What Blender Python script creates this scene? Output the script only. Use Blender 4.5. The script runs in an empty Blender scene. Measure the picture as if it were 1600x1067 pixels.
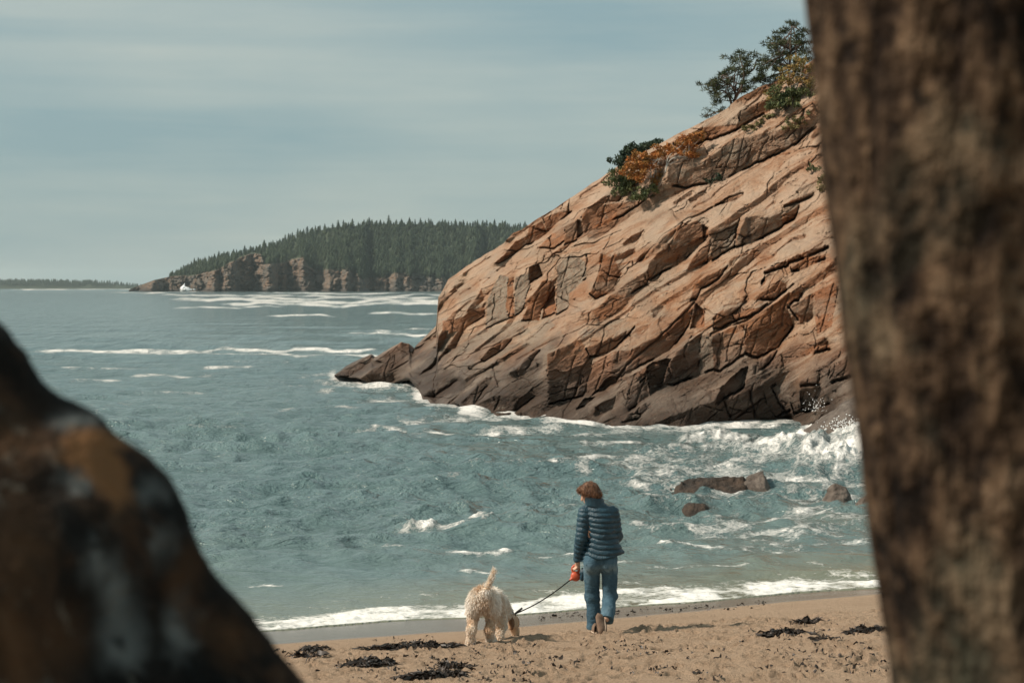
import bpy, math, random
import numpy as np
from mathutils import Vector

random.seed(7)
rng = np.random.default_rng(7)
sc = bpy.context.scene
col = sc.collection

# ------------------------------------------------------------------ camera
F = 3100.0            # focal length in photograph pixels (1600 wide)
CZ = 4.2              # eye height above mean sea level
HOR = 449.0           # horizon row in the photograph
cam_d = bpy.data.cameras.new("camera")
cam_d.sensor_width = 36.0
cam_d.lens = 36.0 * F / 1600.0
cam_d.shift_y = -(533.5 - HOR) / 1600.0
cam_d.clip_start = 0.05
cam_d.clip_end = 40000.0
cam_d.dof.use_dof = True
cam_d.dof.focus_distance = 24.0
cam_d.dof.aperture_fstop = 8.5
cam = bpy.data.objects.new("camera", cam_d)
cam.location = (0, 0, CZ)
cam.rotation_euler = (math.radians(90), 0, 0)
col.objects.link(cam)
sc.camera = cam

# ------------------------------------------------------------------ sun, sky, exposure
SUN_EL = math.radians(41)
SUN_DIR = Vector((-0.985 * math.cos(SUN_EL), -0.17 * math.cos(SUN_EL), math.sin(SUN_EL))).normalized()
sun_d = bpy.data.lights.new("sun", 'SUN')
sun_d.energy = 4.6
sun_d.angle = math.radians(6.0)
sun_d.color = (1.0, 0.88, 0.745)
sun = bpy.data.objects.new("sun", sun_d)
sun.rotation_euler = SUN_DIR.to_track_quat('Z', 'Y').to_euler()
sun.location = (-30, -10, 40)
col.objects.link(sun)

world = bpy.data.worlds.new("World")
sc.world = world
world.use_nodes = True
wn = world.node_tree.nodes; wl = world.node_tree.links
wn.clear()
w_out = wn.new('ShaderNodeOutputWorld')
w_bg = wn.new('ShaderNodeBackground'); w_bg.inputs['Strength'].default_value = 0.1
sky = wn.new('ShaderNodeTexSky'); sky.sky_type = 'NISHITA'; sky.sun_disc = False
sky.sun_elevation = SUN_EL
sky.sun_rotation = math.atan2(SUN_DIR.x, SUN_DIR.y)
sky.air_density = 1.0; sky.dust_density = 2.0
tc = wn.new('ShaderNodeTexCoord')
sep = wn.new('ShaderNodeSeparateXYZ'); wl.new(tc.outputs['Generated'], sep.inputs[0])
# stratified cloud veil: long flat streaks
mp = wn.new('ShaderNodeMapping'); mp.inputs['Scale'].default_value = (1.9, 1.9, 11.0)
mp.inputs['Location'].default_value = (0.3, 0.0, 1.9)
wl.new(tc.outputs['Generated'], mp.inputs[0])
nz = wn.new('ShaderNodeTexNoise'); nz.inputs['Scale'].default_value = 1.7
nz.inputs['Detail'].default_value = 5.0; nz.inputs['Roughness'].default_value = 0.55
wl.new(mp.outputs[0], nz.inputs['Vector'])
mp2 = wn.new('ShaderNodeMapping'); mp2.inputs['Scale'].default_value = (2.0, 2.0, 48.0)
wl.new(tc.outputs['Generated'], mp2.inputs[0])
nz2 = wn.new('ShaderNodeTexNoise'); nz2.inputs['Scale'].default_value = 1.3
nz2.inputs['Detail'].default_value = 4.0; nz2.inputs['Distortion'].default_value = 0.3
wl.new(mp2.outputs[0], nz2.inputs['Vector'])
addn = wn.new('ShaderNodeMath'); addn.operation = 'MULTIPLY_ADD'
wl.new(nz2.outputs[0], addn.inputs[0]); addn.inputs[1].default_value = 0.36
sc1 = wn.new('ShaderNodeMath'); sc1.operation = 'MULTIPLY'; sc1.inputs[1].default_value = 0.78
wl.new(nz.outputs[0], sc1.inputs[0]); wl.new(sc1.outputs[0], addn.inputs[2])
ramp = wn.new('ShaderNodeValToRGB')
ramp.color_ramp.elements[0].position = 0.40; ramp.color_ramp.elements[0].color = (2.50, 3.62, 3.85, 1)
ramp.color_ramp.elements[1].position = 0.74; ramp.color_ramp.elements[1].color = (4.30, 4.90, 4.55, 1)
wl.new(addn.outputs[0], ramp.inputs[0])
mixw = wn.new('ShaderNodeMix'); mixw.data_type = 'RGBA'
mixw.inputs['Factor'].default_value = 0.86
wl.new(sky.outputs[0], mixw.inputs[6]); wl.new(ramp.outputs[0], mixw.inputs[7])
wl.new(mixw.outputs[2], w_bg.inputs['Color'])
wl.new(w_bg.outputs[0], w_out.inputs['Surface'])

sc.view_settings.view_transform = 'Standard'
sc.view_settings.look = 'None'
sc.view_settings.exposure = 0.15
sc.view_settings.gamma = 1.0
sc.cycles.use_denoising = True
sc.cycles.max_bounces = 6
sc.cycles.transparent_max_bounces = 8
sc.cycles.volume_bounces = 0

# ------------------------------------------------------------------ helpers
def P(px, py, Y):
    """the point at depth Y metres that lies on the sight line of photograph pixel (px, py)"""
    return np.array([(px - 800.0) / F * Y, Y, CZ + (HOR - py) / F * Y])

def tag(o, label=None, cat=None, group=None, kind=None):
    if label: o["label"] = label
    if cat: o["category"] = cat
    if group: o["group"] = group
    if kind: o["kind"] = kind
    return o

def empty(name, loc=(0, 0, 0)):
    o = bpy.data.objects.new(name, None)
    o.location = loc
    o.empty_display_size = 0.1
    col.objects.link(o)
    return o

def make_mesh(name, V, faces, mat, smooth=True):
    """faces: list of int arrays, each (n,3) or (n,4)"""
    V = np.ascontiguousarray(V, dtype=np.float32)
    if isinstance(faces, np.ndarray): faces = [faces]
    faces = [f for f in faces if len(f)]
    me = bpy.data.meshes.new(name)
    me.vertices.add(len(V)); me.vertices.foreach_set('co', V.ravel())
    loops = np.concatenate([f.ravel() for f in faces]).astype(np.int32)
    sizes = np.concatenate([np.full(len(f), f.shape[1], np.int32) for f in faces])
    starts = np.concatenate([[0], np.cumsum(sizes)[:-1]]).astype(np.int32)
    me.loops.add(len(loops)); me.loops.foreach_set('vertex_index', loops)
    me.polygons.add(len(sizes)); me.polygons.foreach_set('loop_start', starts)
    try: me.polygons.foreach_set('loop_total', sizes)
    except Exception: pass
    me.update(calc_edges=True)
    me.validate()
    if smooth: me.polygons.foreach_set('use_smooth', np.ones(len(me.polygons), bool))
    for m in (mat if isinstance(mat, (list, tuple)) else [mat]): me.materials.append(m)
    return me

def add(name, V, faces, mat, parent=None, smooth=True, loc=None):
    me = make_mesh(name, V, faces, mat, smooth)
    return add_me(name, me, parent, loc)

def add_me(name, me, parent=None, loc=None):
    o = bpy.data.objects.new(name, me)
    if parent is not None: o.parent = parent
    if loc is not None: o.location = loc
    col.objects.link(o)
    return o

def attr(me, name, data):
    a = me.attributes.new(name, 'FLOAT', 'POINT')
    a.data.foreach_set('value', np.ascontiguousarray(data, np.float32).ravel())

def cattr(me, name, data):
    a = me.attributes.new(name, 'FLOAT_COLOR', 'POINT')
    d = np.ones((len(data), 4), np.float32); d[:, :3] = data
    a.data.foreach_set('color', d.ravel())

def grid_faces(nr, nc):
    i = np.arange(nr - 1)[:, None] * nc + np.arange(nc - 1)[None, :]
    i = i.ravel()
    return np.stack([i, i + 1, i + nc + 1, i + nc], 1)

# --- noise
def _hash(ix, iy, iz, seed):
    h = (np.asarray(ix).astype(np.int32).view(np.uint32) * np.uint32(374761393) + np.asarray(iy).astype(np.int32).view(np.uint32) * np.uint32(668265263)
         + np.asarray(iz).astype(np.int32).view(np.uint32) * np.uint32(2146249081) + np.uint32((seed * 1442695041) & 0xffffffff))
    h = (h ^ (h >> np.uint32(13))) * np.uint32(1274126177)
    h = (h ^ (h >> np.uint32(16))) * np.uint32(2246822519)
    h = h ^ (h >> np.uint32(15))
    return (h & np.uint32(0xffffff)).astype(np.float32) * np.float32(1.0 / 0xffffff)

def vnoise(x, y, z=None, seed=0):
    x = np.asarray(x, np.float32); y = np.asarray(y, np.float32)
    fx, fy = np.floor(x), np.floor(y)
    ix, iy = fx.astype(np.int32), fy.astype(np.int32)
    tx, ty = x - fx, y - fy
    tx = tx * tx * tx * (tx * (tx * 6 - 15) + 10); ty = ty * ty * ty * (ty * (ty * 6 - 15) + 10)
    if z is None:
        z0 = np.int32(0)
        a = _hash(ix, iy, z0, seed); b_ = _hash(ix + 1, iy, z0, seed); c = _hash(ix, iy + 1, z0, seed); d = _hash(ix + 1, iy + 1, z0, seed)
        e = a + (b_ - a) * tx; g = c + (d - c) * tx
        return (e + (g - e) * ty) * 2 - 1
    z = np.asarray(z, np.float32); fz = np.floor(z); iz = fz.astype(np.int32); tz = z - fz; tz = tz * tz * (3 - 2 * tz)
    r = []
    for k in (0, 1):
        a = _hash(ix, iy, iz + k, seed); b_ = _hash(ix + 1, iy, iz + k, seed); c = _hash(ix, iy + 1, iz + k, seed); d = _hash(ix + 1, iy + 1, iz + k, seed)
        e = a + (b_ - a) * tx; g = c + (d - c) * tx
        r.append(e + (g - e) * ty)
    return (r[0] + (r[1] - r[0]) * tz) * 2 - 1

def fbm(x, y, z=None, oct=4, seed=0, gain=0.5, lac=2.03):
    r = 0; a = 1.0; t = 0
    x = np.asarray(x, np.float32); y = np.asarray(y, np.float32)
    if z is not None: z = np.asarray(z, np.float32)
    for i in range(oct):
        r = r + a * vnoise(x, y, z, seed + i * 17); t += a
        a *= gain; x = x * lac + 3.1; y = y * lac + 1.7
        if z is not None: z = z * lac
    return r / t

def voronoi2(x, y, seed=0, jit=0.9):
    """F1, F2, cell hash, seed point"""
    ix = np.floor(x).astype(np.int32); iy = np.floor(y).astype(np.int32)
    f1 = np.full(x.shape, 9.0, np.float32); f2 = f1.copy()
    cid = np.zeros(x.shape, np.float32); cx = np.zeros(x.shape, np.float32); cy = cx.copy()
    z0 = np.int32(0)
    for dx in (-1, 0, 1):
        for dy in (-1, 0, 1):
            a = ix + dx; b = iy + dy
            sx = a + 0.5 + jit * (_hash(a, b, z0, seed) - 0.5); sy = b + 0.5 + jit * (_hash(a, b, z0, seed + 5) - 0.5)
            d = np.hypot(x - sx, y - sy)
            near = d < f1
            f2 = np.where(near, f1, np.minimum(f2, d))
            cid = np.where(near, _hash(a, b, z0, seed + 9), cid)
            cx = np.where(near, sx, cx); cy = np.where(near, sy, cy)
            f1 = np.where(near, d, f1)
    return f1, f2, cid, cx, cy

def sstep(a, b, x):
    t = np.clip((x - a) / (b - a), 0, 1)
    return t * t * (3 - 2 * t)

def in_poly(x, y, poly):
    r = np.zeros(np.shape(x), bool)
    n = len(poly)
    for i in range(n):
        x1, y1 = poly[i]; x2, y2 = poly[(i + 1) % n]
        if y1 == y2: continue
        c = ((y1 > y) != (y2 > y)) & (x < (x2 - x1) * (y - y1) / (y2 - y1) + x1)
        r ^= c
    return r

def pl_dist(x, y, pts):
    """distance to an open polyline"""
    d = np.full(np.shape(x), 1e9, np.float32)
    for (x1, y1), (x2, y2) in zip(pts[:-1], pts[1:]):
        vx, vy = x2 - x1, y2 - y1
        t = np.clip(((x - x1) * vx + (y - y1) * vy) / (vx * vx + vy * vy + 1e-9), 0, 1)
        d = np.minimum(d, np.hypot(x - x1 - t * vx, y - y1 - t * vy))
    return d

# --- implicit surfaces
def surface_nets(Fv, o, h):
    S = Fv < 0
    c = [S[i:S.shape[0] - 1 + i, j:S.shape[1] - 1 + j, k:S.shape[2] - 1 + k] for i in (0, 1) for j in (0, 1) for k in (0, 1)]
    anyc = c[0].copy(); allc = c[0].copy()
    for a in c[1:]: anyc |= a; allc &= a
    act = anyc & ~allc
    I, J, K = np.nonzero(act)
    idx = np.full(act.shape, -1, np.int64); idx[I, J, K] = np.arange(len(I))
    offs = [(i, j, k) for i in (0, 1) for j in (0, 1) for k in (0, 1)]
    vals = {q: Fv[I + q[0], J + q[1], K + q[2]] for q in offs}
    acc = np.zeros((len(I), 3)); cnt = np.zeros(len(I))
    for q in offs:
        for ax in range(3):
            if q[ax] == 1: continue
            q2 = list(q); q2[ax] = 1; q2 = tuple(q2)
            a, b = vals[q], vals[q2]
            m = (a < 0) != (b < 0)
            t = np.where(m, a / (a - b + 1e-20), 0)
            for d in range(3):
                acc[:, d] += np.where(m, q[d] + (t if d == ax else 0), 0)
            cnt += m
    V = (np.stack([I, J, K], 1) + acc / cnt[:, None]) * h + np.asarray(o)
    faces = []
    for ax in range(3):
        n = list(S.shape); n[ax] -= 1
        s1 = [slice(None)] * 3; s2 = [slice(None)] * 3
        s1[ax] = slice(0, -1); s2[ax] = slice(1, None)
        A = S[tuple(s1)]; B = S[tuple(s2)]
        ch = A != B
        i, j, k = np.nonzero(ch)
        p = [i, j, k]; u, v = (ax + 1) % 3, (ax + 2) % 3
        ok = (p[u] > 0) & (p[v] > 0) & (p[u] < S.shape[u] - 1) & (p[v] < S.shape[v] - 1)
        p = [q[ok] for q in p]; inside = A[p[0], p[1], p[2]]
        def cell(du, dv):
            q = [a.copy() for a in p]; q[u] = q[u] - du; q[v] = q[v] - dv
            return idx[q[0], q[1], q[2]]
        qd = np.stack([cell(1, 1), cell(0, 1), cell(0, 0), cell(1, 0)], 1)
        qd = np.where(inside[:, None], qd, qd[:, ::-1])
        faces.append(qd)
    return V, np.concatenate(faces)

def sdf_mesh(fn, lo, hi, h):
    lo = np.asarray(lo, float); hi = np.asarray(hi, float)
    n = np.ceil((hi - lo) / h).astype(int) + 1
    x = (lo[0] + np.arange(n[0]) * h).astype(np.float32)[:, None, None]
    y = (lo[1] + np.arange(n[1]) * h).astype(np.float32)[None, :, None]
    z = (lo[2] + np.arange(n[2]) * h).astype(np.float32)[None, None, :]
    x, y, z = np.broadcast_arrays(x, y, z)
    return surface_nets(fn(x, y, z), lo, h)

def caps(x, y, z, a, b, ra, rb):
    ab = [b[i] - a[i] for i in range(3)]
    l2 = sum(q * q for q in ab) + 1e-12
    t = np.clip(((x - a[0]) * ab[0] + (y - a[1]) * ab[1] + (z - a[2]) * ab[2]) / l2, 0, 1)
    return np.sqrt((x - a[0] - t * ab[0]) ** 2 + (y - a[1] - t * ab[1]) ** 2 + (z - a[2] - t * ab[2]) ** 2) - (ra + (rb - ra) * t)

def ell(x, y, z, c, r):
    k = np.sqrt(((x - c[0]) / r[0]) ** 2 + ((y - c[1]) / r[1]) ** 2 + ((z - c[2]) / r[2]) ** 2)
    return (k - 1) * min(r)

def smin(a, b, k):
    hh = np.clip(0.5 + 0.5 * (b - a) / k, 0, 1)
    return b + (a - b) * hh - k * hh * (1 - hh)

def chain(x, y, z, pts, k=0.02):
    d = None
    for (a, ra), (b, rb) in zip(pts[:-1], pts[1:]):
        e = caps(x, y, z, a, b, ra, rb)
        d = e if d is None else smin(d, e, k)
    return d

def vnormals(V, Q):
    n = np.zeros_like(V)
    a, b, c = V[Q[:, 0]], V[Q[:, 1]], V[Q[:, 2]]
    fn = np.cross(b - a, c - a)
    for i in range(Q.shape[1]): np.add.at(n, Q[:, i], fn)
    return n / (np.linalg.norm(n, axis=1, keepdims=True) + 1e-12)

def tube(pts, radii, n=6):
    """vertices and quads of a tapered tube along a polyline"""
    pts = np.asarray(pts, float); m = len(pts)
    T = np.gradient(pts, axis=0); T /= np.linalg.norm(T, axis=1, keepdims=True) + 1e-9
    ref = np.array([0, 1.0, 0]) if abs(T[0][1]) < 0.8 else np.array([1.0, 0, 0])
    A = np.cross(T, ref); A /= np.linalg.norm(A, axis=1, keepdims=True) + 1e-9
    B = np.cross(T, A)
    ang = np.arange(n) / n * 2 * math.pi
    V = pts[:, None, :] + (A[:, None, :] * np.cos(ang)[None, :, None] + B[:, None, :] * np.sin(ang)[None, :, None]) * np.asarray(radii)[:, None, None]
    V = V.reshape(-1, 3)
    f = []
    for i in range(m - 1):
        for j in range(n):
            f.append((i * n + j, i * n + (j + 1) % n, (i + 1) * n + (j + 1) % n, (i + 1) * n + j))
    # end caps: a point at each end
    V = np.vstack([V, pts[0], pts[-1]])
    c0 = len(V) - 2; c1 = len(V) - 1
    for j in range(n):
        f.append((c0, (j + 1) % n, j, j)); f.append((c1, (m - 1) * n + j, (m - 1) * n + (j + 1) % n, (m - 1) * n + (j + 1) % n))
    return V, np.array(f)

class Bag:
    """collects pieces of one mesh"""
    def __init__(s): s.V = []; s.Q = []; s.T = []; s.n = 0
    def quads(s, V, Q): s.V.append(np.asarray(V, float)); s.Q.append(np.asarray(Q) + s.n); s.n += len(V)
    def tris(s, V, T): s.V.append(np.asarray(V, float)); s.T.append(np.asarray(T) + s.n); s.n += len(V)
    def tube(s, pts, radii, n=6):
        V, f = tube(pts, radii, n)
        t = f[f[:, 2] == f[:, 3]][:, :3]; q = f[f[:, 2] != f[:, 3]]
        s.V.append(V); s.Q.append(q + s.n); s.T.append(t + s.n); s.n += len(V)
    def obj(s, name, mat, parent=None, smooth=True):
        fs = []
        if s.Q: fs.append(np.concatenate(s.Q))
        if s.T: fs.append(np.concatenate(s.T))
        return add(name, np.concatenate(s.V), fs, mat, parent, smooth)

def spline(pts, n):
    """Catmull-Rom through the points"""
    pts = np.asarray(pts, float)
    p = np.vstack([2 * pts[0] - pts[1], pts, 2 * pts[-1] - pts[-2]])
    out = []
    for i in range(1, len(p) - 2):
        t = np.linspace(0, 1, n, endpoint=False)[:, None]
        a, b, c, d = p[i - 1], p[i], p[i + 1], p[i + 2]
        out.append(0.5 * (2 * b + (c - a) * t + (2 * a - 5 * b + 4 * c - d) * t ** 2 + (3 * b - a - 3 * c + d) * t ** 3))
    return np.vstack(out + [pts[-1:]])

# --- materials
class Mat:
    def __init__(s, name, rough=0.8, spec=0.3, color=(0.5, 0.5, 0.5)):
        s.m = bpy.data.materials.new(name); s.m.use_nodes = True
        s.t = s.m.node_tree; s.b = s.t.nodes['Principled BSDF']
        s.b.inputs['Roughness'].default_value = rough
        s.b.inputs['Specular IOR Level'].default_value = spec
        s.b.inputs['Base Color'].default_value = (*color, 1)
        s.coord = None
    def n(s, kind, **kw):
        q = s.t.nodes.new(kind)
        for k, v in kw.items(): setattr(q, k, v)
        return q
    def l(s, a, b): s.t.links.new(a, b)
    def pos(s, scale=(1, 1, 1), rot=(0, 0, 0), obj=True):
        if s.coord is None: s.coord = s.n('ShaderNodeTexCoord')
        m = s.n('ShaderNodeMapping'); m.inputs['Scale'].default_value = scale; m.inputs['Rotation'].default_value = rot
        s.l(s.coord.outputs['Object' if obj else 'Generated'], m.inputs[0])
        return m.outputs[0]
    def noise(s, scale, detail=5, rough=0.55, vec=None, dist=0.0):
        q = s.n('ShaderNodeTexNoise'); q.inputs['Scale'].default_value = scale; q.inputs['Detail'].default_value = detail
        q.inputs['Roughness'].default_value = rough; q.inputs['Distortion'].default_value = dist
        s.l(vec if vec is not None else s.pos(), q.inputs['Vector'])
        return q.outputs[0]
    def vor(s, scale, vec=None, feature='DISTANCE_TO_EDGE', out=0):
        q = s.n('ShaderNodeTexVoronoi', feature=feature); q.inputs['Scale'].default_value = scale
        s.l(vec if vec is not None else s.pos(), q.inputs['Vector'])
        return q.outputs[out]
    def ramp(s, fac, stops):
        q = s.n('ShaderNodeValToRGB'); e = q.color_ramp.elements
        while len(e) < len(stops): e.new(0.5)
        for el, (p, c) in zip(e, stops):
            el.position = p; el.color = (c, c, c, 1) if np.isscalar(c) else (*c, 1)
        s.l(fac, q.inputs[0]); return q.outputs[0]
    def mix(s, fac, a, b, mode='MIX'):
        q = s.n('ShaderNodeMix', data_type='RGBA', blend_type=mode)
        for v, i in ((fac, 0), (a, 6), (b, 7)):
            if hasattr(v, 'is_linked'): s.l(v, q.inputs[i])
            elif i == 0: q.inputs[0].default_value = v
            else: q.inputs[i].default_value = (*v, 1)
        return q.outputs[2]
    def math(s, op, a, b=None, c=None, clamp=False):
        q = s.n('ShaderNodeMath', operation=op, use_clamp=clamp)
        for i, v in enumerate((a, b, c)):
            if v is None: continue
            if hasattr(v, 'is_linked'): s.l(v, q.inputs[i])
            else: q.inputs[i].default_value = v
        return q.outputs[0]
    def attr(s, name, out='Fac'):
        q = s.n('ShaderNodeAttribute'); q.attribute_name = name
        return q.outputs[out]
    def base(s, sock): s.l(sock, s.b.inputs['Base Color'])
    def bump(s, height, strength=0.5, dist=0.05, normal=None):
        q = s.n('ShaderNodeBump'); q.inputs['Strength'].default_value = strength; q.inputs['Distance'].default_value = dist
        s.l(height, q.inputs['Height'])
        if normal is not None: s.l(normal, q.inputs['Normal'])
        s.l(q.outputs[0], s.b.inputs['Normal'])
        return q.outputs[0]

def simple_mat(name, c1, c2, scale=8.0, rough=0.85, spec=0.2, bump=0.0, bscale=30, bdist=0.01, stretch=(1, 1, 1)):
    m = Mat(name, rough, spec)
    v = m.pos(stretch)
    m.base(m.mix(m.ramp(m.noise(scale, 4, vec=v), [(0.3, 0.0), (0.7, 1.0)]), c1, c2))
    if bump: m.bump(m.noise(bscale, 5, vec=v), bump, bdist)
    return m.m

# ================================================================== MATERIALS OF THE SETTING
def rock_material():
    m = Mat("coastal_granite", 0.82, 0.25)
    v = m.pos()
    sl = m.n('ShaderNodeAttribute'); sl.attribute_name = 'slab'; slv = sl.outputs['Vector']
    def along(sx, sy):
        q = m.n('ShaderNodeMapping'); q.inputs['Scale'].default_value = (sx, sy, 1); m.l(slv, q.inputs[0]); return q.outputs[0]
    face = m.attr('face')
    n1 = m.noise(0.22, 5, 0.6, vec=v, dist=0.5)
    n2 = m.noise(1.0, 6, 0.62, vec=along(0.55, 2.2), dist=0.6)       # bands that run along the slabs
    n5 = m.noise(1.0, 6, 0.65, vec=along(1.2, 9.0), dist=0.4)        # fine striations
    n3 = m.noise(8.0, 6, 0.68, vec=v)
    n4 = m.noise(40.0, 3, 0.6, vec=v)
    tread_col = m.ramp(n2, [(0.26, (0.34, 0.160, 0.080)), (0.42, (0.48, 0.300, 0.190)), (0.55, (0.60, 0.465, 0.355)), (0.72, (0.43, 0.385, 0.335))])
    face_col = m.ramp(n1, [(0.30, (0.24, 0.090, 0.038)), (0.46, (0.40, 0.160, 0.064)), (0.58, (0.45, 0.205, 0.095)), (0.72, (0.30, 0.165, 0.10))])
    c = m.mix(face, tread_col, face_col)  # step faces get deeper orange-brown, slab treads the paler tones
    c = m.mix(m.ramp(n1, [(0.34, 0.5), (0.50, 0.0)]), c, (0.38, 0.17, 0.075))
    c = m.mix(m.ramp(n5, [(0.56, 0.0), (0.70, 0.55)]), c, (0.34, 0.315, 0.285))
    c = m.mix(m.ramp(n5, [(0.30, 0.6), (0.44, 0.0)]), c, (0.25, 0.115, 0.060))
    n6 = m.noise(1.0, 4, 0.6, vec=along(1.6, 24.0), dist=0.5)
    c = m.mix(m.ramp(n6, [(0.30, 0.6), (0.42, 0.0)]), c, (0.15, 0.080, 0.048))
    c = m.mix(m.ramp(n6, [(0.58, 0.0), (0.70, 0.45)]), c, (0.52, 0.44, 0.36))
    g = m.attr('grey')
    c = m.mix(m.math('MULTIPLY', g, m.ramp(n3, [(0.30, 0.45), (0.55, 0.95)])), c, (0.36, 0.34, 0.29))
    # run-off streaks down the steep faces
    st = m.noise(2.2, 4, 0.6, vec=m.pos((1, 1, 0.10)))
    c = m.mix(m.math('MULTIPLY', m.attr('streak'), m.ramp(st, [(0.52, 0.0), (0.62, 0.8)])), c, (0.13, 0.11, 0.095))
    c = m.mix(m.math('MULTIPLY', m.attr('streak'), m.ramp(st, [(0.36, 0.8), (0.45, 0.0)])), c, (0.50, 0.46, 0.40))
    # black zone of lichen and weed above the tide line
    z = m.n('ShaderNodeSeparateXYZ'); m.l(m.coord.outputs['Object'], z.inputs[0])
    zz = m.math('ADD', z.outputs[2], m.math('MULTIPLY', m.math('SUBTRACT', n1, 0.5), 4.5))
    zz = m.math('ADD', zz, m.math('MULTIPLY', m.math('SUBTRACT', n2, 0.5), 2.0))
    tide = m.ramp(m.math('MULTIPLY', zz, 0.25), [(0.25, 1.0), (0.75, 0.0)])
    c = m.mix(m.math('MULTIPLY', tide, 0.85), c, m.mix(m.ramp(n2, [(0.4, 0.0), (0.6, 1.0)]), (0.085, 0.068, 0.055), (0.205, 0.195, 0.182)))
    low = m.ramp(m.math('MULTIPLY', zz, 0.25), [(0.05, 1.0), (0.32, 0.0)])
    c = m.mix(m.math('MULTIPLY', low, 0.8), c, (0.040, 0.034, 0.028))
    c = m.mix(m.ramp(n3, [(0.28, 0.60), (0.48, 0.0)]), c, (0.15, 0.072, 0.040))
    c = m.mix(m.ramp(n4, [(0.35, 0.5), (0.58, 0.0)]), c, (0.11, 0.065, 0.042))
    li = m.ramp(m.noise(3.6, 5, 0.7, vec=v), [(0.62, 0.0), (0.70, 0.5)])
    c = m.mix(li, c, (0.44, 0.43, 0.38))
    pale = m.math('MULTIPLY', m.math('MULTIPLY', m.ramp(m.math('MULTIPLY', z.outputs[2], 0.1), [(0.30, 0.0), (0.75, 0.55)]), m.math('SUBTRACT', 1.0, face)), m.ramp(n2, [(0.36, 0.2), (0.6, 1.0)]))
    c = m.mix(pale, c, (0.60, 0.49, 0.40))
    c = m.mix(1.0, c, (0.85, 0.755, 0.67), 'MULTIPLY')
    m.base(c)
    rr = m.math('SUBTRACT', 0.85, m.math('MULTIPLY', tide, 0.3)); m.l(rr, m.b.inputs['Roughness'])
    ck = m.ramp(m.vor(1.0, vec=along(0.45, 1.3)), [(0.0, 0.0), (0.035, 1.0)])
    hgt = m.math('ADD', m.math('MULTIPLY', n3, 0.55), m.math('MULTIPLY', n2, 0.9))
    hgt = m.math('ADD', hgt, m.math('ADD', m.math('MULTIPLY', ck, 0.12), m.math('ADD', m.math('MULTIPLY', n5, 0.45), m.math('MULTIPLY', n6, 0.16))))
    hgt = m.math('ADD', hgt, m.math('MULTIPLY', n4, 0.10))
    m.bump(hgt, 1.0, 0.26)
    return m.m
ROCK = rock_material()

# ================================================================== GROUND: the beach
SH0 = np.array([-2.95, 23.9]); SHD = np.array([7.95, 3.4]) / math.hypot(7.95, 3.4); INL = np.array([SHD[1], -SHD[0]])

# foam front and wet-sand lines, as rows of the photograph against columns
def beach_z(X, Y):
    s = (X - SH0[0]) * INL[0] + (Y - SH0[1]) * INL[1]           # metres inland
    z = 0.05 + np.where(s < 0, 0.085 * s, 0.104 * np.minimum(s, 7) + 0.03 * np.maximum(s - 7, 0))
    z = np.maximum(z, -2.2)
    bank = sstep(13.0, 4.0, Y)                                    # the bank the photographer stands on
    z = z + bank * np.maximum(2.35 - z, 0)
    z = z + sstep(9.5, 16, X) * sstep(60, 30, Y) * 1.2
    return z

def ground_hit(px, py):
    """where the sight line of a photograph pixel meets the beach"""
    a, b = 14.0, 40.0
    for _ in range(60):
        m = (a + b) / 2; q = P(px, py, m)
        if q[2] > beach_z(q[0], q[1]): a = m
        else: b = m
    return P(px, py, (a + b) / 2)

def shore_s(X, Y):
    return (X - SH0[0]) * INL[0] + (Y - SH0[1]) * INL[1] - 0.16 * np.sin(X * 0.9 + 0.6) - 0.10 * np.sin(X * 2.3 + 2.0) - 0.05 * fbm(X * 2.5, Y * 2.5, oct=2, seed=3)

xs = np.unique(np.concatenate([np.linspace(-70, -5.6, 30), np.arange(-5.6, 7.6, 0.026), np.linspace(7.6, 70, 30)]))
ys = np.unique(np.concatenate([np.linspace(-25, 15.5, 36), np.arange(15.5, 28.5, 0.032), np.linspace(28.5, 60, 12)]))
GX, GY = np.meshgrid(xs, ys)
gz = beach_z(GX, GY)
inl = (GX - SH0[0]) * INL[0] + (GY - SH0[1]) * INL[1]
trod = sstep(2.95, 3.45, inl + 0.25 * fbm(GX * 0.9, GY * 0.9, oct=3, seed=21))
rough = 0.016 * fbm(GX * 1.3, GY * 1.3, oct=3, seed=22) + 0.014 * fbm(GX * 3.6, GY * 4.2, oct=4, seed=23)
# footprints: elongated dents with pushed-up rims
dent = np.zeros_like(gz)
x0, x1, y0, y1 = -5.6, 7.6, 15.5, 27.0
for i in range(5200):
    fx, fy = rng.uniform(x0, x1), rng.uniform(y0, 24.5)
    if (fx - SH0[0]) * INL[0] + (fy - SH0[1]) * INL[1] < 3.0: continue
    i0, i1 = np.searchsorted(xs, [fx - 0.3, fx + 0.3]); j0, j1 = np.searchsorted(ys, [fy - 0.3, fy + 0.3])
    if i1 - i0 < 3 or j1 - j0 < 3: continue
    a = rng.uniform(0, math.pi); L = rng.uniform(0.035, 0.10); W = L * rng.uniform(0.4, 0.8); dp = rng.uniform(0.014, 0.046)
    dx = xs[i0:i1][None, :] - fx; dy = ys[j0:j1][:, None] - fy
    u = (dx * math.cos(a) + dy * math.sin(a)) / L; w = (-dx * math.sin(a) + dy * math.cos(a)) / W
    r2 = u * u + w * w
    dent[j0:j1, i0:i1] += dp * (-np.exp(-r2 ** 2 * 1.2) + 0.55 * np.exp(-(np.sqrt(r2) - 1.35) ** 2 * 7))
gz = gz + trod * (rough + dent) + (1 - trod) * 0.006 * fbm(GX * 2, GY * 2, oct=2, seed=24)
gz = np.where((GY < 14) , gz + 0.08 * fbm(GX * 0.8, GY * 0.8, oct=4, seed=25), gz)

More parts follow.
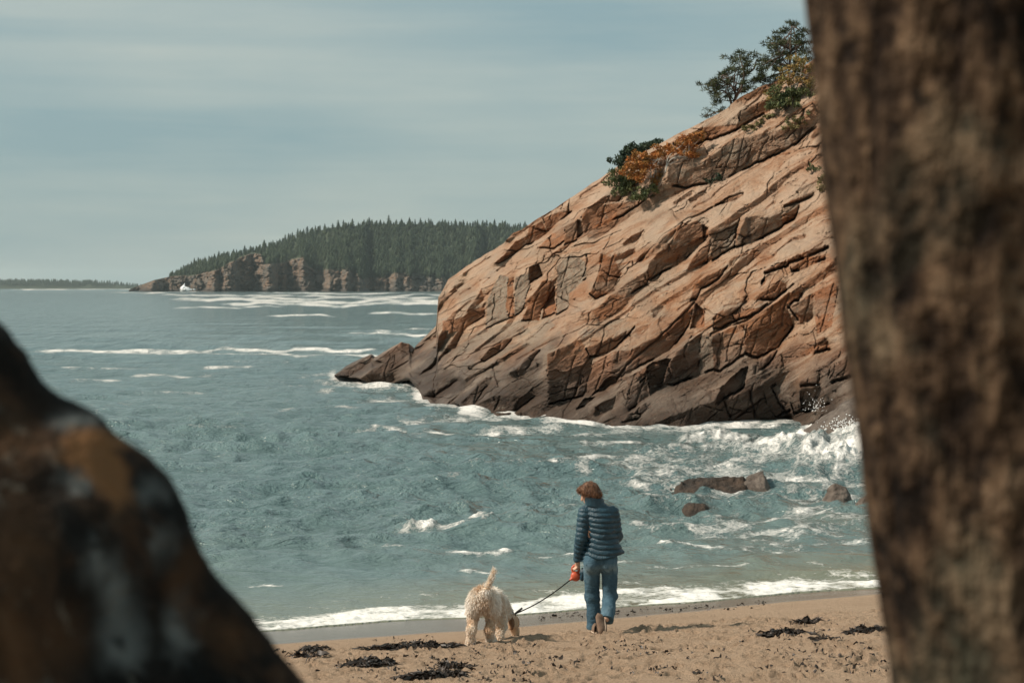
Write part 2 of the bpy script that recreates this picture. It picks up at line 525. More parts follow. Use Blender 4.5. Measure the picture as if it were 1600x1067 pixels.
def sand_material():
    m = Mat("beach_sand", 0.9, 0.2)
    wet = m.attr('wet')
    n = m.noise(1.1, 5, 0.6); n2 = m.noise(14, 5, 0.7); n3 = m.noise(260, 2, 0.6)
    c = m.ramp(n, [(0.3, (0.51, 0.365, 0.250)), (0.7, (0.59, 0.428, 0.298))])
    c = m.mix(m.ramp(n2, [(0.30, 0.40), (0.50, 0.0)]), c, (0.27, 0.165, 0.10))
    c = m.mix(m.ramp(n3, [(0.30, 0.5), (0.5, 0.0)]), c, (0.34, 0.22, 0.14))
    c = m.mix(wet, c, (0.165, 0.135, 0.105))
    m.base(c)
    m.l(m.math('SUBTRACT', 0.92, m.math('MULTIPLY', wet, 0.66)), m.b.inputs['Roughness'])
    m.l(m.math('ADD', 0.15, m.math('MULTIPLY', wet, 0.5)), m.b.inputs['Specular IOR Level'])
    dry = m.math('SUBTRACT', 1.0, wet)
    h = m.math('ADD', m.math('MULTIPLY', m.noise(22, 6, 0.75), 1.0), m.math('MULTIPLY', n3, 0.12))
    m.bump(m.math('MULTIPLY', h, dry), 1.0, 0.085)
    return m.m
sand = add("beach_ground", np.stack([GX, GY, gz], -1).reshape(-1, 3), grid_faces(len(ys), len(xs)), sand_material())
wet_edge = 1.75 + 0.0 * inl - 0.12 * (GX - 0.0) + 0.22 * np.sin(GX * 0.8 + 1.0) + 0.12 * fbm(GX * 1.2, GY * 1.2, oct=3, seed=30)
wet_edge = np.maximum(wet_edge, 0.35)
attr(sand.data, 'wet', sstep(0.10, -0.16, inl - wet_edge))
tag(sand, "trodden golden beach sand with a wet band along the sea", kind="structure")

# ================================================================== THE ROCK HEADLAND
sky_px = [(522, 586), (542, 571), (562, 560), (580, 553), (584, 558), (590, 556), (612, 542), (627, 534), (639, 536), (643, 550), (650, 540), (664, 527), (677, 514), (682, 508), (684.5, 464),
          (694, 450), (700, 438), (728, 416), (759, 397), (787, 380), (802, 364), (815, 360), (840, 342), (852, 336), (879, 317), (919, 291), (938, 278), (971, 255), (1005, 238), (1037, 222), (1053, 212),
          (1083, 198), (1102, 188), (1135, 171), (1142, 164), (1155, 154), (1185, 137), (1211, 128), (1252, 106), (1269, 95), (1320, 66), (1400, 25), (1500, -15), (1760, -95)]
wat_px = [(522, 588.5), (540, 591), (557, 593), (576, 599), (596, 602), (616, 599), (640, 596), (650, 606), (658, 618), (672, 625), (686, 633), (704, 633), (717, 632), (724, 641), (773, 646), (815, 645), (826, 648),
          (852, 655), (885, 661), (967, 664), (1069, 665), (1139, 662), (1200, 660), (1232, 657), (1251, 666), (1275, 664), (1300, 668), (1345, 692), (1400, 716), (1500, 745), (1760, 800)]
ridge_D = [(522, 94), (600, 92), (640, 90), (682, 87), (690, 85), (840, 78), (1000, 74.5), (1130, 73), (1260, 72), (1760, 58)]
nc = 760; nr = 420
cx = np.concatenate([np.linspace(522.5, 1345, 700), np.linspace(1347, 1755, 60)])
yt = np.interp(cx, *zip(*sky_px)); yb = np.interp(cx, *zip(*wat_px))
yt = yt + 1.6 * fbm(cx / 14, cx * 0, oct=3, seed=41) * sstep(0, 20, yb - yt)
yb = yb + 1.2 * fbm(cx / 11, cx * 0, oct=3, seed=42)
tt = np.linspace(0, 1, nr)[:, None]
PX = np.repeat(cx[None, :], nr, 0); PY = yb[None, :] + (yt - yb)[None, :] * tt
Dw = F * CZ / (yb - HOR); Dr = np.interp(cx, *zip(*ridge_D))
Dr = np.maximum(Dr, Dw + 0.4)
L0 = np.log(Dw[None, :] + (Dr - Dw)[None, :] * tt)

ZO = {'A': (680, 330, 5.614), 'B': (900, 280, 5.614), 'C': (1080, 280, 5.615), 'D': (900, 440, 4.639), 'E': (1110, 440, 4.639), 'R': (520, 380, 3.557), 'U': (840, 150, 3.048)}
faces_tr = """
F A 510,460 640,340 700,270 820,210 800,300 690,380 560,460
F A 830,130 940,100 980,190 850,290 790,300
F A 940,60 1110,0 1200,0 1050,120 985,190
L A 900,320 1000,220 1140,130 1130,260 1040,330
F A 1140,130 1250,80 1250,260 1130,290
K A 1250,70 1310,90 1310,190 1250,240
G A 450,1000 460,760 560,560 640,570 620,830 650,940 440,1030
F A 640,580 690,570 690,930 650,930 620,830
G A 700,570 750,570 740,900 700,920
G A 740,560 830,540 830,660 760,880 735,900
F A 830,780 940,600 1040,620 1050,800 930,860 920,960 760,960
K A 945,850 1050,640 1050,900 940,950
G A 1060,880 1070,480 1200,370 1320,440 1320,600 1180,720 1170,860 1060,910
F A 1390,640 1500,430 1572,380 1572,700 1420,760 1390,720
F A 270,880 410,680 430,780 300,880
K A 820,500 900,470 940,560 830,640
F A 60,960 250,930 290,870 440,830 440,920 290,1000 60,1060
F B 50,320 110,250 300,215 620,180 400,330 250,400 80,480
F B 60,280 260,140 400,140 380,190 270,210
F B 660,640 700,560 860,430 940,390 850,510 720,620
F B 640,740 860,520 900,430 1060,360 1130,420 1130,530 980,690 650,890 620,800
F B 970,780 1040,660 1170,530 1160,730 1000,790
S B 1170,520 1280,430 1440,350 1380,600 1200,720
K B 1105,400 1165,430 1155,500 1115,550
F B 410,570 480,490 600,450 540,530 430,590
F B 1040,920 1180,830 1330,770 1250,880 1100,970 1060,1060 1000,1067
F B 1220,240 1330,150 1470,130 1400,190 1250,230
F B 320,670 520,600 530,650 340,720
F B 520,930 650,850 620,920 480,1010
F B 210,650 330,690 400,830 300,1000 180,1060 120,1000 200,800
S C 380,560 480,330 640,320 640,520 480,580 370,600
S C 640,340 790,300 800,420 640,510
F C 790,320 950,240 910,360 800,415
F C 800,230 860,190 1080,110 1080,150 950,210 810,245
F C 840,700 1000,640 1170,580 1210,600 1000,700 840,740
F C 860,780 1000,700 1170,660 1190,700 980,800 880,810
K C 610,900 650,840 640,890 610,930
F C 540,1060 780,880 830,930 840,980 720,1067
F C 870,1067 900,1000 970,1000 940,1067
F C 640,800 830,700 850,760 650,830
K D 0,520 80,480 110,600 20,690 0,690
F D 80,480 240,420 430,330 330,440 200,540 100,550
L D 30,680 130,590 270,500 250,690 220,760 110,820 60,800
F D 270,500 370,500 540,460 770,240 850,190 820,330 740,440 680,500 560,560 400,650 300,710 250,690
K D 830,340 870,150 940,220 930,330
F D 1000,350 1000,260 1067,200 1067,330
K D 510,620 560,580 690,560 620,770 540,830
L D 370,710 510,610 510,700 380,790
F D 370,780 510,710 530,830 380,940
F D 630,760 720,520 900,370 890,500 890,680 700,750
G D 890,480 910,400 980,370 1000,640 900,680
F D 980,370 1040,360 1040,650 1000,640
F D 560,1030 700,970 980,870 1067,850 1067,1040 600,1040
F D 380,960 500,880 510,930 460,1000 330,1030
F D 135,900 290,830 270,930 140,980
K D 0,930 70,840 140,830 60,910
K D 250,690 320,690 290,740 200,780 100,830
L E 70,380 240,300 240,540 70,650
F E 245,530 250,330 330,280 570,80 660,80 560,200 600,330 500,470 340,560
F E 565,190 745,80 740,260 650,300
L E 745,80 900,0 930,60 880,330 770,380
F E 20,340 40,250 150,190 370,190 430,160 330,230 60,350
K E 70,770 220,630 280,620 240,770 40,890
F E 300,600 400,550 490,500 420,600 310,680
F E 0,920 110,870 280,780 370,730 430,990 300,1020 0,1030
F E 370,740 460,680 590,640 440,780 540,960 440,1000
L E 450,790 490,790 580,930 550,960
L E 560,800 640,800 660,940 610,970
K E 650,790 800,760 870,890 700,950 660,930
F E 640,720 790,680 800,750 650,760
F E 650,520 850,430 870,500 680,540
F E 830,650 900,600 1000,540 1040,680 880,730
F R 1190,620 1380,530 1440,660 1390,850 1200,900
F R 720,920 900,850 1130,850 1010,940 760,935
F R 200,780 330,690 350,760 270,790
F R 240,650 380,550 430,560 430,600 300,670
F R 480,730 620,600 640,600 540,700
F R 500,850 640,790 700,760 560,860
F R 700,900 850,750 900,740 760,930
F R 820,640 900,560 1000,540 940,600 840,660
F R 1000,720 1130,590 1150,600 1050,740
F R 20,735 150,650 225,620 200,665 90,738
F R 150,752 300,650 430,565 432,610 330,690 210,775
K R 432,560 450,575 455,610 436,612
F R 640,440 760,420 850,330 840,400 740,470 650,500
F R 560,580 610,470 640,500 600,590
F R 620,590 690,500 730,430 740,470 680,580
S U 620,330 780,320 930,205 1000,200 1190,150 1330,150 1200,250 880,400 700,440 620,420
F U 800,210 960,130 950,80 1100,10 1110,70 990,140 830,215
F U 640,230 780,150 960,135 800,215 720,260
"""
NT = np.array([-0.42, -0.33, 0.85]); NF = np.array([0.38, -0.92, 0.04]); NL = np.array([-0.72, -0.66, 0.20]); NK = np.array([0.80, -0.58, 0.06])
# wobble the traced outlines a little so that no edge is ruler-straight
wx = PX + 2.2 * fbm(PX / 16, PY / 16, oct=3, seed=51); wy = PY + 2.2 * fbm(PX / 16, PY / 16, oct=3, seed=52)
NM = np.empty((nr, nc, 3)); NM[:] = NT
grey = np.zeros((nr, nc)); streak = np.zeros((nr, nc)); recess = np.zeros((nr, nc)); isface = np.zeros((nr, nc)); cellj = np.ones((nr, nc))
# procedural ledges on the untraced slab surface: lines climb to the right at about 30 degrees
ang = math.radians(31)
ca = PX * math.cos(ang) - PY * math.sin(ang); cb = PX * math.sin(ang) + PY * math.cos(ang)
procf = np.zeros((nr, nc))
cbw = cb + 9 * fbm(ca / 70, cb / 25, oct=3, seed=61)
for per, sd, frac in ((78.0, 77, 0.17), (38.0, 71, 0.20), (16.0, 73, 0.20), (7.0, 75, 0.18)):
    u = cbw / per + 0.8 * fbm(ca / (per * 7), cb / (per * 2), oct=2, seed=sd)
    k = np.floor(u); fr = u - k
    on = vnoise(ca / (per * 3.2) + k * 7.3, k * 3.7, seed=sd + 1) > {78.0: -0.15, 38.0: 0.25, 16.0: 0.40, 7.0: 0.48}[per]
    rs = (fr < frac) & on
    tilt = vnoise(ca / (per * 2.5) + k * 5.1, k * 9.2, seed=sd + 2)
    nn = NF + 0.35 * tilt[..., None] * np.array([-1.0, 0.1, 0.1])
    amt = 0.85 if per > 10 else 0.55
    NM = np.where(rs[..., None], NM * (1 - amt) + nn * amt, NM)
    procf = np.maximum(procf, rs * 0.6)
# facets
for sca, scb, sd, amp in ((75, 26, 81, 0.20), (30, 11, 83, 0.09), (11, 5, 85, 0.07)):
    f1, f2, cid, _, _ = voronoi2((ca + 6 * fbm(PX / 20, PY / 20, oct=2, seed=sd)) / sca, cbw / scb, seed=sd)
    r1 = (cid * 7919.0) % 1.0; r2 = (cid * 104729.0) % 1.0; r3 = (cid * 1299709.0) % 1.0
    NM = NM + amp * (np.stack([r1, r2 * 0.6, r3], -1) - np.array([0.5, 0.4, 0.5]))
tread_noise = NM.copy()
for line in faces_tr.strip().splitlines():
    k, zo, *pts = line.split()
    ox, oy, s_ = ZO[zo]
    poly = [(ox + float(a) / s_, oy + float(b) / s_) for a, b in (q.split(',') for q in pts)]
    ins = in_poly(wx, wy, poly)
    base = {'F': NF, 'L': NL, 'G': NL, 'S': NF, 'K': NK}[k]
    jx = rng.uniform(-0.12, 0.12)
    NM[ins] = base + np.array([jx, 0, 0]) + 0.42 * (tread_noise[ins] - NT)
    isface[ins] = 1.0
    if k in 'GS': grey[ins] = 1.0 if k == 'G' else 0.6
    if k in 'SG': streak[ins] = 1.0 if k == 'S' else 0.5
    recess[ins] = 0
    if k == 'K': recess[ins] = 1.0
grey = np.maximum(grey, 0.75 * in_poly(wx, wy, [(600, 600), (640, 560), (700, 530), (850, 490), (905, 550), (860, 640), (700, 635)]) * (isface < 0.5) * sstep(-0.3, 0.2, fbm(ca / 40, cb / 12, oct=3, seed=111)))
NM /= np.linalg.norm(NM, axis=-1, keepdims=True)
# normals -> gradient of log depth, then a weighted least-squares integration over the mesh
rx = (PX - 800) / F; rz = (HOR - PY) / F
nd = NM[..., 0] * rx + NM[..., 1] + NM[..., 2] * rz
nd = np.minimum(nd, -0.16)
gx = -(NM[..., 0] / F) / nd; gy = (NM[..., 2] / F) / nd
gx = np.clip(gx, -0.0012, 0.0012); gy = np.clip(gy, -0.0022, 0.0004)
stiff = 0.15 + 40.0 * np.clip(-nd, 0, 1) ** 4
def integrate(rows, cols, x0, its):
    px_, py_ = PX[np.ix_(rows, cols)], PY[np.ix_(rows, cols)]
    kr = max(1, int(round(nr / len(rows)))); kc = max(1, int(round(nc / len(cols))))
    def box(a):          # average the gradient over the coarse cell
        for k, ax in ((kr, 0), (kc, 1)):
            if k > 1:
                c = np.cumsum(np.concatenate([np.repeat(np.take(a, [0], ax), k, ax), a, np.repeat(np.take(a, [-1], ax), k, ax)], ax), ax)
                h_ = k // 2; n_ = a.shape[ax]
                i_ = np.arange(n_) + k
                a = (np.take(c, i_ + h_, ax) - np.take(c, i_ - h_ - 1, ax)) / (2 * h_ + 1)
        return a
    gx_, gy_ = box(gx)[np.ix_(rows, cols)], box(gy)[np.ix_(rows, cols)]
    dV = 0.5 * (gx_[1:] + gx_[:-1]) * (px_[1:] - px_[:-1]) + 0.5 * (gy_[1:] + gy_[:-1]) * (py_[1:] - py_[:-1])
    dH = 0.5 * (gx_[:, 1:] + gx_[:, :-1]) * (px_[:, 1:] - px_[:, :-1]) + 0.5 * (gy_[:, 1:] + gy_[:, :-1]) * (py_[:, 1:] - py_[:, :-1])
    st = box(stiff)[np.ix_(rows, cols)]
    wV = np.minimum(st[1:], st[:-1])
    wH = 0.8 * np.minimum(st[:, 1:], st[:, :-1]) / (1.0 + (np.abs(py_[:, 1:] - py_[:, :-1]) / 4.0) ** 2)
    lam = 2e-4 * kr * kc
    tie = np.full(px_.shape, lam); tie[-1] += 0.05 * kc
    free = np.ones(px_.shape); free[0] = 0
    l0 = L0[np.ix_(rows, cols)]
    def A(q):
        r = tie * q
        d = (q[1:] - q[:-1]) * wV; r[1:] += d; r[:-1] -= d
        d = (q[:, 1:] - q[:, :-1]) * wH; r[:, 1:] += d; r[:, :-1] -= d
        return r
    b = tie * l0
    b[1:] += dV * wV; b[:-1] -= dV * wV
    b[:, 1:] += dH * wH; b[:, :-1] -= dH * wH
    x = x0.copy(); x[0] = l0[0]
    r = (b - A(x)) * free; p = r.copy(); rs_ = (r * r).sum()
    for it in range(its):
        Ap = A(p) * free; al = rs_ / (p * Ap).sum(); x += al * p; r -= al * Ap
        rn = (r * r).sum(); p = r + (rn / rs_) * p; rs_ = rn
    return x
x = None
for stp, its in ((8, 700), (3, 500), (1, 320)):
    rows = np.unique(np.append(np.arange(0, nr, stp), nr - 1)); cols = np.unique(np.append(np.arange(0, nc, stp), nc - 1))
    if x is None: x0 = L0[np.ix_(rows, cols)]
    else:
        t_ = np.stack([np.interp(cols, pc, q) for q in x]); x0 = np.stack([np.interp(rows, pr, t_[:, j]) for j in range(len(cols))], 1)
    x = integrate(rows, cols, x0, its); pr, pc = rows, cols
D = np.exp(x)
# cracks, block offsets and roughness, in metres of depth
mpx = D / F
off = 0.35 * recess
for sca, scb, sd, cw, dep, bo in ((90, 34, 91, 0.016, 0.30, 0.16), (40, 13, 93, 0.028, 0.13, 0.05), (15, 6, 95, 0.05, 0.03, 0.012)):
    f1, f2, cid, _, _ = voronoi2((ca + 8 * fbm(PX / 26, PY / 26, oct=3, seed=sd)) / sca, (cbw + 5 * fbm(PX / 18, PY / 18, oct=2, seed=sd + 1)) / scb, seed=sd)
    off = off + dep * np.exp(-((f2 - f1) / cw) ** 2) * sstep(-0.10, 0.30, vnoise(PX / (sca * 0.7), PY / (scb * 1.4), seed=sd + 3)) + bo * (cid - 0.5)
# dark bedding gap along the foot of each face and a sharp lip at its top
fe_ = np.zeros((nr, nc)); fe_[1:] = np.clip(isface[1:] - isface[:-1], 0, 1)
gon = sstep(-0.25, 0.15, vnoise(PX / 28, PY / 28, seed=96))
for k, w_ in ((0, 1.0), (1, 0.8), (2, 0.35), (-1, 0.5)):
    off = off + 0.50 * w_ * np.roll(fe_, k, 0) * gon
# upright joints on the faces
vj = (PX + 0.28 * PY + 5 * fbm(PX / 30, PY / 30, oct=2, seed=97)) / 17.0
vf = np.abs(vj - np.round(vj)) ; von = vnoise(np.round(vj) * 3.3, PY / 60, seed=98) > 0.1
off = off + isface * von * 0.10 * np.exp(-(vf / 0.06) ** 2)
for ln in (('D', [(300, 710), (370, 600), (540, 460), (640, 370), (770, 250), (860, 150)]), ('E', [(160, 1010), (390, 840)]), ('E', [(105, 870), (150, 1005)]), ('E', [(285, 790), (335, 1020)]),
           ('B', [(0, 580), (150, 560), (400, 450)]), ('B', [(560, 720), (760, 500), (960, 360), (1200, 250)]), ('E', [(0, 380), (240, 290), (430, 170), (600, 20)]), ('C', [(0, 345), (200, 250), (330, 160), (450, 120)])):
    ox, oy, s_ = ZO[ln[0]]
    dd = pl_dist(wx, wy, [(ox + a / s_, oy + b_ / s_) for a, b_ in ln[1]])
    off = off + 0.25 * np.exp(-(dd / 1.4) ** 2)
rough_n = fbm(PX / 5.0, PY / 4.0, oct=4, seed=99, gain=0.6)
off = off + 0.010 * rough_n + 0.03 * fbm(ca / 30, cb / 10, oct=3, seed=100)
edge = sstep(0, 0.03, tt)
HD = D + off * edge
HV = np.stack([rx * HD, HD, CZ + rz * HD], -1)
# below the water and behind the ridge
under = HV[:1].copy(); under[..., 2] = -1.6; under[..., 1] -= 0.5
back = []
for k in range(1, 9):
    q = HV[-1:].copy(); q[..., 1] += 1.6 * k; q[..., 2] += -0.12 * k * k - 0.15 * k; q[..., 0] += 0.2 * k
    back.append(q)
last = back[-1].copy(); last[..., 2] = -1.6; last[..., 1] += 6; back.append(last)
HA = np.concatenate([under, HV] + back, 0)
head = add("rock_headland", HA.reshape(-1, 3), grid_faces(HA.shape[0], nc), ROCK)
def padrows(a): return np.concatenate([a[:1], a] + [a[-1:]] * len(back), 0)
attr(head.data, 'grey', padrows(np.clip(grey + 0.55 * sstep(0.12, 0.5, fbm(PX / 60, PY / 30, oct=3, seed=101)), 0, 1)))
attr(head.data, 'streak', padrows(streak))
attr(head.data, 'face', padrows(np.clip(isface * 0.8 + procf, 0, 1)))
def slab_attr(me, A_, B_):
    a_ = me.attributes.new('slab', 'FLOAT_VECTOR', 'POINT')
    a_.data.foreach_set('vector', np.stack([A_, B_, A_ * 0], -1).astype(np.float32).ravel())
slab_attr(head.data, padrows(ca) * 0.024, padrows(cbw) * 0.024)
tag(head, "steep headland of orange and grey jointed granite slabs rising from the sea", kind="structure")

def head_D(px, py):
    i = int(np.clip(np.searchsorted(cx, px), 0, nc - 1))
    t = (yb[i] - py) / (yb[i] - yt[i])
    j = int(np.clip(round(t * (nr - 1)), 0, nr - 1))
    return float(HD[j, i])

# ================================================================== THE SEA
wave_rng = np.random.default_rng(11)
sea_x = np.concatenate([np.linspace(-1900, -45, 50), np.arange(-43, 1643, 2.2), np.linspace(1645, 3500, 50)])
sea_y = np.concatenate([449.0 + np.array([1.1, 1.25, 1.45, 1.7, 2.0, 2.4, 2.9, 3.5, 4.2]), np.arange(454, 1004, 1.05), np.arange(1006, 1160, 5.0)])
SX, SY = np.meshgrid(sea_x, sea_y)
SD = F * CZ / (SY - HOR); WX = (SX - 800) / F * SD; WY = SD
dyy = SD * SD / (F * CZ) * 1.05                       # row spacing on the water
sh = -shore_s(WX, WY)                                    # metres seaward of the foam front
hw = np.zeros_like(SX); mvx = np.zeros_like(SX); mvy = np.zeros_like(SX)
comps = [(18.0, 0.05, -0.15), (11.0, 0.045, 0.25), (7.3, 0.04, -0.4)]
for i in range(30):
    lam_ = wave_rng.uniform(0.32, 1.1); comps.append((lam_, 0.0085 * lam_ * wave_rng.uniform(0.6, 1.3), wave_rng.normal() * 0.9))
for i in range(40):
    lam_ = 0.5 * (6.0 / 0.5) ** (wave_rng.uniform() ** 1.1)
    comps.append((lam_, 0.0135 * lam_ ** 0.75 * wave_rng.uniform(0.5, 1.2), wave_rng.normal() * 0.75))
gust = 0.75 + 0.55 * fbm(WX / 9, WY / 14, oct=3, seed=110)
for lam_, amp, th in comps:
    kx, ky = math.sin(th), -math.cos(th); kk = 2 * math.pi / lam_
    ph = wave_rng.uniform(0, 6.283)
    fade = sstep(1.6, 3.6, lam_ / dyy)
    a = amp * fade * gust
    q = kk * (kx * WX + ky * WY) + ph + 0.8 * np.sin(WX / (lam_ * 1.7) + ph * 3) * np.sin(WY / (lam_ * 2.1) + ph * 5)
    hw += a * np.cos(q)
    mvx += -0.75 * a * kx * np.sin(q); mvy += -0.75 * a * ky * np.sin(q)
calm = sstep(0.3, 9.0, sh)
hw *= 0.10 + 0.90 * calm; mvx *= calm; mvy *= calm
foam = np.zeros_like(SX)
def window(x0, x1, y0, y1):
    """rows and columns of the water mesh inside a patch of the photograph"""
    return slice(*np.searchsorted(sea_y, [y0, y1])), slice(*np.searchsorted(sea_x, [x0, x1]))
def hump(cxp, cyp, rxp, ryp, hgt, f, skew=0.0):
    """a breaking crest given by its place and half-size in the photograph"""
    w = window(cxp - 2 * rxp, cxp + 2 * rxp, cyp - 4 * ryp, cyp + 4 * ryp)
    X_, Y_ = SX[w], SY[w]
    u = (X_ - cxp) / rxp; v = (Y_ - cyp - skew * (X_ - cxp)) / ryp
    m = np.exp(-(u ** 4)) * np.exp(-v * v)
    n = 0.85 + 0.45 * fbm(X_ / 16, Y_ / 8, oct=4, seed=int(cxp))
    hw[w] += hgt * m * n
    foam[w] = np.maximum(foam[w], f * np.exp(-(u ** 4)) * np.exp(-((v - 0.35) * 1.0) ** 2) * (0.8 + 0.5 * fbm(X_ / 14, Y_ / 5, oct=3, seed=int(cyp))))
# small whitecaps off the beach
hump(648, 824, 30, 5, 0.20, 0.95); hump(752, 823, 28, 4.5, 0.20, 0.92); hump(700, 826, 30, 3.5, 0.08, 0.75)
hump(875, 733, 26, 4, 0.12, 0.8)
# surf against the foot of the headland
for a in ((1120, 690, 65, 8, 0.40, 1.0), (1215, 712, 80, 11, 0.50, 1.1), (1300, 730, 70, 13, 0.60, 1.15), (1290, 690, 60, 11, 0.50, 1.1), (1335, 674, 34, 13, 0.62, 1.15), (1335, 705, 44, 12, 0.55, 1.15),
          (1160, 730, 80, 6, 0.22, 0.7), (1060, 708, 60, 5, 0.22, 0.75), (960, 692, 70, 4, 0.18, 0.7), (1255, 750, 90, 5, 0.15, 0.85), (1040, 740, 40, 4, 0.15, 0.7), (1400, 720, 60, 20, 0.9, 1.0)):
    hump(*a)
# drifting foam lanes: x0 x1 row half-height amount
lanes = """235 720 461.5 2.0 .9|250 700 466 2.0 1|265 720 470.5 2.4 1.1|330 720 476 2.6 1.05|250 460 480 1.8 .8|400 540 493.5 1.6 1|560 700 489 2.0 1|520 690 523 2.6 .95|560 700 516 2 .7|40 600 547.5 2.2 1.1|40 320 550 2.5 .95|300 720 555 2.2 .8|560 700 562 3 .7
60 260 577 2.2 .95|290 420 574 2 .9|90 210 594 2.4 1|170 350 585 2 .8|220 350 612 2 .7|400 580 604 3 .7|470 680 598 4 .85|480 720 612 5 .8|420 580 641 2.4 .9|540 720 628 5 .8|520 900 673 3.4 .95|600 900 655 5 .8|860 1020 676 4 .85|330 480 566 2 .6|430 560 585 2.5 .7|100 300 630 1.6 .5|250 420 660 1.6 .45
0 260 453 1.2 .9|150 330 456.5 1.2 .9|380 640 458 1.4 .9|860 1060 720 5 .9|880 1120 735 6 .8|980 1360 775 8 .8|1020 1370 800 8 .8|960 1200 822 6 .8|1080 1350 835 7 .7|1000 1160 853 4.5 .9|1130 1370 862 6 .7|680 820 868 2.6 .9|820 940 866 2.4 .85|700 800 890 1.8 .85
860 1020 880 2.4 .7|370 460 918 2 .75|1280 1380 896 2.8 1|980 1320 884 3 .65|760 850 760 2.2 .6|620 740 742 2.2 .6|780 920 790 2.4 .6|400 540 830 1.6 .5|540 660 848 1.6 .55|940 1060 760 4 .75|1380 1600 760 30 .8|960 1340 700 20 .62|1040 1360 735 14 .75"""
for q in lanes.replace('\n', '|').split('|'):
    a, b_, yy, hh, f = map(float, q.split())
    if yy > 560: f *= 0.86
    w = window(a - 15, b_ + 15, yy - 5 * hh - 2, yy + 5 * hh + 2)
    X_, Y_ = SX[w], SY[w]
    wob = 2.0 * hh * fbm(X_ / 60, Y_ * 0, oct=3, seed=int(a + yy))
    m = sstep(a - 12, a + 40, X_) * sstep(b_ + 12, b_ - 40, X_) * np.exp(-((Y_ - yy - wob) / (hh * 1.25)) ** 2)
    foam[w] = np.maximum(foam[w], f * m * (0.78 + 0.5 * fbm(X_ / 22, Y_ / 3, oct=3, seed=int(b_ + yy))))
# broad patches where the surf has left froth
foam = np.maximum(foam, 0.58 * sstep(640, 720, SX) * np.exp(-((SY - 655) / 26) ** 2) * sstep(-0.2, 0.5, fbm(SX / 40, SY / 10, oct=3, seed=130)))
foam = np.maximum(foam, 0.60 * sstep(820, 1050, SX) * np.exp(-((SY - 735) / 60) ** 2) * (0.8 + 0.6 * fbm(SX / 50, SY / 12, oct=3, seed=131)))
foam = np.maximum(foam, 0.44 * sstep(800, 1150, SX) * np.exp(-((SY - 830) / 50) ** 2) * (0.8 + 0.8 * fbm(SX / 50, SY / 9, oct=3, seed=132)))
# wash along the rock's own waterline
dl = pl_dist(SX, SY, wat_px)
foam = np.maximum(foam, (0.92 - 0.5 * sstep(2, 16, dl)) * sstep(26, 4, dl) * (0.8 + 0.5 * fbm(SX / 24, SY / 6, oct=3, seed=133)))
# crests turning white, more towards the rock
foam = np.maximum(foam, 0.42 * sstep(0.10, 0.28, hw) * sstep(4, 10, sh))
# shore break
sb = sh + 0.30 * fbm(WX * 0.7, WY * 0.7, oct=3, seed=134)
wid = 1.55 - 0.07 * WX + 0.35 * np.sin(WX * 0.7)
shorefoam = sstep(-0.02, 0.10, sh) * sstep(wid + 0.35, wid - 0.45, sb)
foam = np.maximum(foam, shorefoam * (0.66 + 0.50 * fbm(WX * 2.0, WY * 1.5, oct=4, seed=135)))
foam = np.maximum(foam, 0.40 * sstep(4.5, 1.0, sh) * (0.55 + 0.9 * fbm(WX * 0.8, WY * 1.6, oct=3, seed=136)))
for c_, h_, w_ in ((wid + 0.25, 0.10, 0.28), (2.9 + 0.2 * np.sin(WX * 0.5), 0.10, 0.40), (5.0 + 0.3 * np.sin(WX * 0.35 + 1), 0.10, 0.55)):
    ridge = np.exp(-((sb - c_) / w_) ** 2) * sstep(-0.25, 0.35, fbm(WX / 2.2, WY / 6, oct=2, seed=int(h_ * 100)) + 0.15)
    hw = hw + h_ * ridge
bz = beach_z(WX, WY)
froth = 0.035 * sstep(0.45, 0.9, foam) * (0.6 + fbm(WX * 6, WY * 6, oct=3, seed=137)) * sstep(60, 30, SD)
bigfroth = 0.05 * sstep(0.6, 1.0, foam) * fbm(WX * 2.2, WY * 2.2, WX * 0, oct=4, seed=138, gain=0.6) * sstep(700, 690, SY * 0 + 690) * sstep(900, 1060, SX) * sstep(800, 740, SY)
seaz = hw + froth + bigfroth
film = bz + 0.012 + 0.03 * sstep(0.0, 0.5, sh) + 0.028 * sstep(0.5, 0.9, foam) * sstep(0.05, 0.25, sh) * (0.5 + fbm(WX * 7, WY * 7, oct=3, seed=139))
seaz = np.where(sh < 2.5, np.maximum(seaz * sstep(0.2, 1.6, sh), np.where(sh > 0, film, bz - 0.06)), np.maximum(seaz, bz + 0.02))
seaz = np.where(sh < 0, bz - 0.05, seaz)

